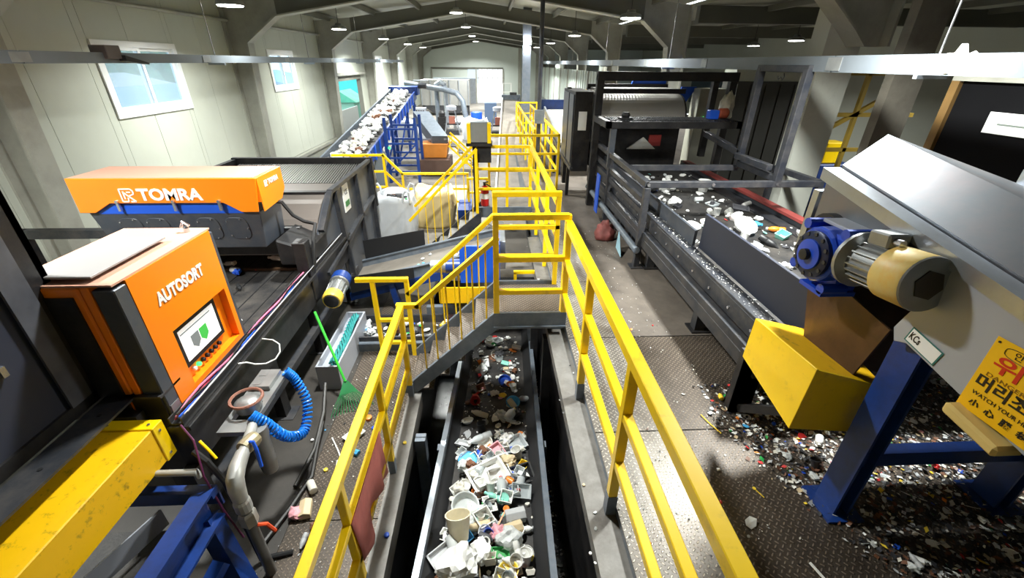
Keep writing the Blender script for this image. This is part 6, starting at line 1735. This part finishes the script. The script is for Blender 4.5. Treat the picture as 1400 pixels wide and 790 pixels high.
belt_piece('plastic_bottle', 'blue', -0.16, 3.06, 0.14, 0.4, (0, 0), 0.04, 'small blue bottle on the trench conveyor', 0, 'white')
belt_piece('plastic_tray', 'black', 0.22, 2.8, 0.26, 0.3, (0.3, 0), 0.01, 'black tray beside the clear bottles on the trench conveyor')
belt_piece('plastic_bowl', 'black', -0.06, 2.42, 0.13, 0.3, (0.6, 0.1), 0.06, 'black cup with pale rim on the trench conveyor')
belt_piece('plastic_bottle', 'pink', 0.0, 2.16, 0.16, 0.4, (0.1, 0), 0.07, 'pink bottle on the trench conveyor', 1, 'white')
belt_piece('plastic_lid', 'white', 0.23, 1.97, 0.12, 0, (0.5, 0.3), 0.06, 'white ring lid on the trench conveyor')
belt_piece('plastic_bottle', 'mint', -0.02, 2.5, 0.18, 1.1, (0.1, 0), 0.06, 'mint green bottle on the trench conveyor', 0, 'mint')
belt_piece('plastic_bowl', 'light blue', 0.22, 3.95, 0.16, 0, (0.3, 0), 0.02, 'light blue shallow dish on the trench conveyor')
belt_piece('plastic_cup', 'red', -0.24, 4.1, 0.12, 0, (1.2, 0), 0.03, 'red cup lying on the trench conveyor')
for i in range(250):
    y = 1.72 + 4.0 * R.random() ** 1.25
    k = choose(KINDS)
    c = choose(COLS)
    s = R.uniform(*SZ[k]) * 1.2
    w = 0.34 if y < 4.2 else 0.3
    layer = 0.055 * R.random() * max(0.0, min(1, (3.2 - y) / 1.0)) * (1 if i % 2 else 0)
    belt_piece(k, c, xc(y) + R.uniform(-w, w), y, s, None, (R.uniform(-0.4, 0.4), R.uniform(-0.4, 0.4)), 0.004 + layer)

for i in range(70):
    y = R.uniform(1.75, 3.1)
    k = choose([('plastic_bottle', 3), ('plastic_cup', 3), ('plastic_tub', 2), ('plastic_tray', 2), ('carton', 2), ('crumpled_bag', 3), ('plastic_lid', 2), ('drink_can', 1), ('plastic_bowl', 2)])
    belt_piece(k, choose([('white', 30), ('translucent', 14), ('clear', 10), ('pale grey', 8)] + COLS), xc(y) + R.uniform(-0.3, 0.3), y, R.uniform(*SZ[k]) * 1.1, None, (R.uniform(-0.6, 0.6), R.uniform(-0.6, 0.6)), 0.03 + 0.05 * R.random())

# right sorter belt
for i in range(220):
    y = 2.6 + 5.2 * R.random() ** 1.4
    x = 2.3 + 1.4 * R.random() ** 0.9
    if y > 4.3 and x > 3.2 + 0.1 * R.random() and R.random() < 0.5:
        continue
    k = choose(KINDS)
    c = choose([('white', 60)] + COLS)
    s = R.uniform(*SZ[k]) * 1.25
    put(k, c, (x, y, RZ + 0.004 + (0.04 * R.random() if y < 4.2 else 0)), s, None, (R.uniform(-0.4, 0.4), R.uniform(-0.4, 0.4)), 'on the right sorter belt', 'waste on the right sorter belt')
put('plastic_bowl', 'white', (3.0, 4.75, RZ + 0.05), 0.26, 0, (0.5, 0.1), lab='large white bowl on the right sorter belt', group='waste on the right sorter belt')
put('plastic_lid', 'off white', (2.75, 5.0, RZ + 0.02), 0.3, 0, (0.1, 0.1), lab='large off-white ring lid on the right sorter belt', group='waste on the right sorter belt')
put('plastic_bottle', 'orange', (3.42, 4.75, RZ + 0.01), 0.2, 1.2, lab='orange bottle with white cap on the right sorter belt', group='waste on the right sorter belt', var=0, cap='white')
put('plastic_cup', 'white', (2.75, 6.6, RZ + 0.01), 0.16, lab='white cup standing near the gantry on the right sorter belt', group='waste on the right sorter belt')
put('plastic_cup', 'white', (3.35, 6.6, RZ + 0.01), 0.18, lab='white tall cup by the red strip on the right sorter belt', group='waste on the right sorter belt')
put('crumpled_bag', 'dark grey', (3.3, 3.45, RZ + 0.01), 0.32, lab='dark grey crumpled bag on the right sorter belt', group='waste on the right sorter belt', var=1)

# left sorter belt, low conveyor, cross conveyor
for i in range(26):
    k = choose(KINDS)
    put(k, choose(COLS), (R.uniform(-4.0, -2.4), R.uniform(3.4, 5.9), BZ + 0.006), R.uniform(*SZ[k]), None, (0, 0), 'on the left sorter belt', 'waste on the left sorter belt')
put('plastic_bottle', 'white', (-2.85, 5.3, BZ + 0.01), 0.2, 1.4, lab='white bottle under the orange sensor box', var=0, cap='white')
for i in range(80):
    k = choose(KINDS)
    put(k, choose(COLS), (R.uniform(-1.9, -0.35), R.uniform(4.58, 4.97), -0.755 + 0.03 * R.random()), R.uniform(*SZ[k]) * 1.1, None, (R.uniform(-0.4, 0.4), R.uniform(-0.4, 0.4)), 'on the low conveyor under the stair', 'waste on the low conveyor')
for i in range(10):
    x = R.uniform(-1.2, -0.1)
    put(choose([('film_scrap', 1), ('plastic_scrap', 1)]), choose(COLS), (x, R.uniform(5.65, 6.1), zc(x) - 0.096), R.uniform(0.05, 0.1), place='on the inclined cross conveyor', group='waste on the cross conveyor')
# white load on the far blue conveyor
for i in range(290):
    y = R.uniform(10.6, 19.9)
    k = choose([('film_scrap', 3), ('crumpled_bag', 5)])
    put(k, choose([('white', 60), ('off white', 14), ('pale grey', 10), ('black', 4), ('mint', 2), ('brown', 4)]), (R.uniform(-4.02, -3.38), y, incl(y) + 0.01 + 0.07 * R.random()), R.uniform(0.14, 0.26), place='on the far blue conveyor', group='white waste on the far blue conveyor')
for i in range(40):
    an, r_ = R.uniform(0, 6.28), 0.3 * math.sqrt(R.random())
    k = choose(KINDS[:4])
    put(k, choose([('dark grey', 5), ('black', 5), ('green', 2), ('yellow', 3), ('brown', 4), ('beige', 3), ('white', 3), ('blue', 1)]), (-1.98 + r_ * math.cos(an), 8.45 + 0.8 * r_ * math.sin(an), G + 0.86 * 0.93 + 0.004 + 0.05 * (0.3 - r_)), R.uniform(*SZ[k]) * 1.2, place='heaped in the white big bag', group='waste in the white big bag')

# left walkway
LW = 'on the left walkway floor'
FZ = G + 0.014
for k, c, x, y, s, lab in (('plastic_tray', 'white', -1.36, 3.05, 0.17, 'white foam tray on the left walkway floor'), ('plastic_scrap', 'white', -1.38, 2.73, 0.12, 'white folded wrapper on the left walkway floor'), ('carton', 'light blue', -1.3, 2.85, 0.09, 'small blue and white packet on the left walkway floor'),
                           ('straw', 'white', -1.48, 2.9, 0.32, 'long white straw lying on the left walkway plates'), ('bottle_cap', 'orange', -1.28, 3.28, 0.07, 'orange ball-like cap by the rake'), ('plastic_scrap', 'pink', -1.38, 3.2, 0.12, 'pink scrap by the rake'),
                           ('bottle_cap', 'blue', -1.2, 3.15, 0.04, 'blue bottle cap on the left walkway floor'), ('film_scrap', 'clear', -1.28, 2.35, 0.16, 'clear crumpled film on the left walkway floor'), ('carton', 'beige', -1.53, 2.28, 0.15, 'torn beige carton beside the air pipe'),
                           ('film_scrap', 'brown', -1.42, 2.14, 0.09, 'brown scrap on the left walkway floor'), ('carton', 'off white', -1.17, 2.26, 0.06, 'small off-white carton on the left walkway floor'), ('drink_can', 'off white', -1.55, 2.48, 0.12, 'pale dented can beside the air pipe'),
                           ('film_scrap', 'pink', -1.58, 2.25, 0.18, 'pink and brown film heap beside the air pipe'), ('plastic_bottle', 'pale grey', -1.45, 2.02, 0.12, 'grey bottle on the left walkway floor')):
    put(k, c, (x, y, FZ + 0.002), s, lab=lab, var=0)
put('bottle_cap', 'blue', (-0.84, 2.05, FZ + 0.002), 0.04, lab='blue bottle cap on the steel channel beside the trench')
put('bottle_cap', 'yellow', (-0.86, 2.95, FZ + 0.002), 0.035, lab='yellow bottle cap on the steel channel beside the trench')
for i in range(24):
    k = choose([('plastic_scrap', 4), ('bottle_cap', 1), ('film_scrap', 2), ('straw', 1)])
    put(k, choose(COLS), (R.uniform(-1.75, -0.98), R.uniform(1.4, 4.6), FZ + 0.001), R.uniform(0.02, 0.045), place=LW, group='scraps on the left walkway')
# trench bottom and right ledge
for i in range(28):
    k = choose([('plastic_scrap', 4), ('bottle_cap', 1), ('film_scrap', 2), ('carton', 1)])
    put(k, choose(COLS), (R.uniform(0.45, 0.66), R.uniform(1.5, 4.6), -2.098), R.uniform(0.04, 0.09), place='on the trench bottom', group='scraps on the trench bottom')
for i in range(16):
    k = choose([('plastic_scrap', 4), ('bottle_cap', 1), ('film_scrap', 2)])
    put(k, choose(COLS), (R.uniform(0.5, 0.72), R.uniform(1.2, 6.0), -0.058), R.uniform(0.015, 0.035), place='on the ledge right of the trench', group='scraps on the right ledge')
# platform floor under the right conveyors
def litter_xy():
    while True:
        x = R.uniform(1.5, 4.2)
        y = R.uniform(0.5, 2.75)
        lim = 1.62 if y > 2.2 else (1.62 + (2.2 - y) * 0.42)
        if x > lim + abs(R.gauss(0, 0.14)):
            return x, y


KF = [('film_scrap', 20), ('plastic_scrap', 28), ('bottle_cap', 28), ('plastic_lid', 6), ('plastic_bottle', 3), ('straw', 7), ('plastic_cup', 2), ('plastic_spoon', 3), ('carton', 4)]
PFL = 'on the platform floor under the right conveyors'
for i in range(340):
    x, y = litter_xy()
    k = choose(KF)
    c = choose(COLS + [('black', 10), ('brown', 8), ('dark grey', 12)] if x > 2.0 else COLS + [('red', 3), ('green', 3), ('yellow', 3), ('blue', 3), ('orange', 3)])
    s = R.uniform(*SZ[k]) * (0.55 if x < 2.0 else 0.75)
    put(k, c, (x, y, 0.003), s, None, (R.uniform(-0.3, 0.3), R.uniform(-0.3, 0.3)), PFL, 'litter under the right conveyors')
for k, c, x, y, s, lab in (('straw', 'yellow', 1.62, 2.3, 0.2, 'yellow stick among the litter by the dark belt leg'), ('film_scrap', 'red', 1.95, 2.45, 0.1, 'red scrap under the yellow tail guard'), ('plastic_spoon', 'yellow', 1.66, 1.72, 0.09, 'small yellow toy ladder on the platform floor'),
                           ('bottle_cap', 'white', 1.22, 1.3, 0.045, 'white round cap alone on the platform tread plate'), ('straw', 'white', 1.75, 1.12, 0.34, 'long white stick on the platform tread plate'), ('film_scrap', 'red', 1.38, 1.66, 0.04, 'small red scrap on the platform tread plate'),
                           ('plastic_scrap', 'white', 1.5, 1.52, 0.09, 'torn white scrap beside the blue leg'), ('film_scrap', 'yellow', 1.28, 2.62, 0.05, 'yellow scrap alone on the platform aisle'), ('plastic_scrap', 'orange', 1.4, 3.6, 0.035, 'small orange scrap alone on the platform aisle')):
    put(k, c, (x, y, 0.003), s, 0.4, lab=lab, var=0)
for i in range(40):
    k = choose([('plastic_scrap', 4), ('bottle_cap', 1), ('film_scrap', 2), ('straw', 1)])
    put(k, choose(COLS), (R.uniform(0.78, 1.75), R.uniform(0.9, 6.5), 0.002), R.uniform(0.012, 0.035), place='on the platform aisle', group='scraps on the platform aisle')
# the finest litter nobody could count: one heap of flakes per place
def flakes(n, fn, name, lab, s0, s1, zf, parts):
    mb = MB()
    idx = []
    for i in range(n):
        x, y = fn()
        s = R.uniform(s0, s1)
        a = R.uniform(0, 6.28)
        tl = R.uniform(-0.5, 0.5)
        z = zf(x, y) + abs(tl) * s
        ca, sa = math.cos(a) * s, math.sin(a) * s
        r_ = R.uniform(0.35, 1)
        q = [(x + ca, y + sa, z + tl * s), (x - sa * r_, y + ca * r_, z), (x - ca, y - sa, z - tl * s + 0.001), (x + sa * r_, y - ca * r_, z + 0.25 * s)]
        mb.add(q, [(0, 1, 2), (0, 2, 3)])
        k = R.choices(range(len(parts)), [p[1] for p in parts])[0]
        idx += [k, k]
    me = bpy.data.meshes.new(name)
    me.from_pydata(mb.v, [], mb.f)
    for p, _ in parts:
        me.materials.append(PAL[p])
    for p, k in zip(me.polygons, idx):
        p.material_index = k
    o = bpy.data.objects.new(name, me)
    COL.objects.link(o)
    return tag(o, lab, 'litter', kind='stuff')


FP = [('white', 16), ('off white', 8), ('pale grey', 10), ('black', 22), ('dark grey', 20), ('brown', 16), ('blue', 1), ('green', 0.7), ('red', 1), ('orange', 0.4), ('yellow', 0.8), ('beige', 4)]
flakes(9000, litter_xy, 'fine_litter', 'carpet of fine plastic flakes under the right conveyors', 0.006, 0.022, lambda x, y: 0.004, FP)
flakes(900, lambda: (R.uniform(0.74, 1.8), R.uniform(0.7, 6.5)), 'fine_litter', 'thin sprinkle of tiny flakes on the platform aisle', 0.003, 0.009, lambda x, y: 0.003, FP[:5])
flakes(900, lambda: (R.uniform(0.42, 0.68), R.uniform(1.2, 6)), 'fine_litter', 'tiny flakes on the dark trench bottom right of the conveyor', 0.005, 0.02, lambda x, y: -2.098, FP[:5])
flakes(700, lambda: (xc(3) + R.uniform(-0.36, 0.4), R.uniform(1.5, 5.8)), 'fine_litter', 'small flakes scattered over the trench conveyor belt', 0.006, 0.018, lambda x, y: zb(y) + 0.003, FP[:5])
flakes(500, lambda: (R.uniform(2.2, 3.7), R.uniform(2.6, 7.8)), 'fine_litter', 'small flakes scattered over the right sorter belt', 0.006, 0.016, lambda x, y: RZ + 0.003, FP[:5])
flakes(350, lambda: (R.uniform(2.02, 2.12), R.uniform(2.6, 6.0)), 'fine_litter', 'tiny white flakes on the side beam of the right belt', 0.004, 0.01, lambda x, y: 0.693, FP[:3])
flakes(500, lambda: (R.uniform(-1.7, -0.95), R.uniform(1.3, 4.8)), 'fine_litter', 'tiny flakes on the left walkway plates', 0.003, 0.009, lambda x, y: FZ + 0.002, FP[:5])
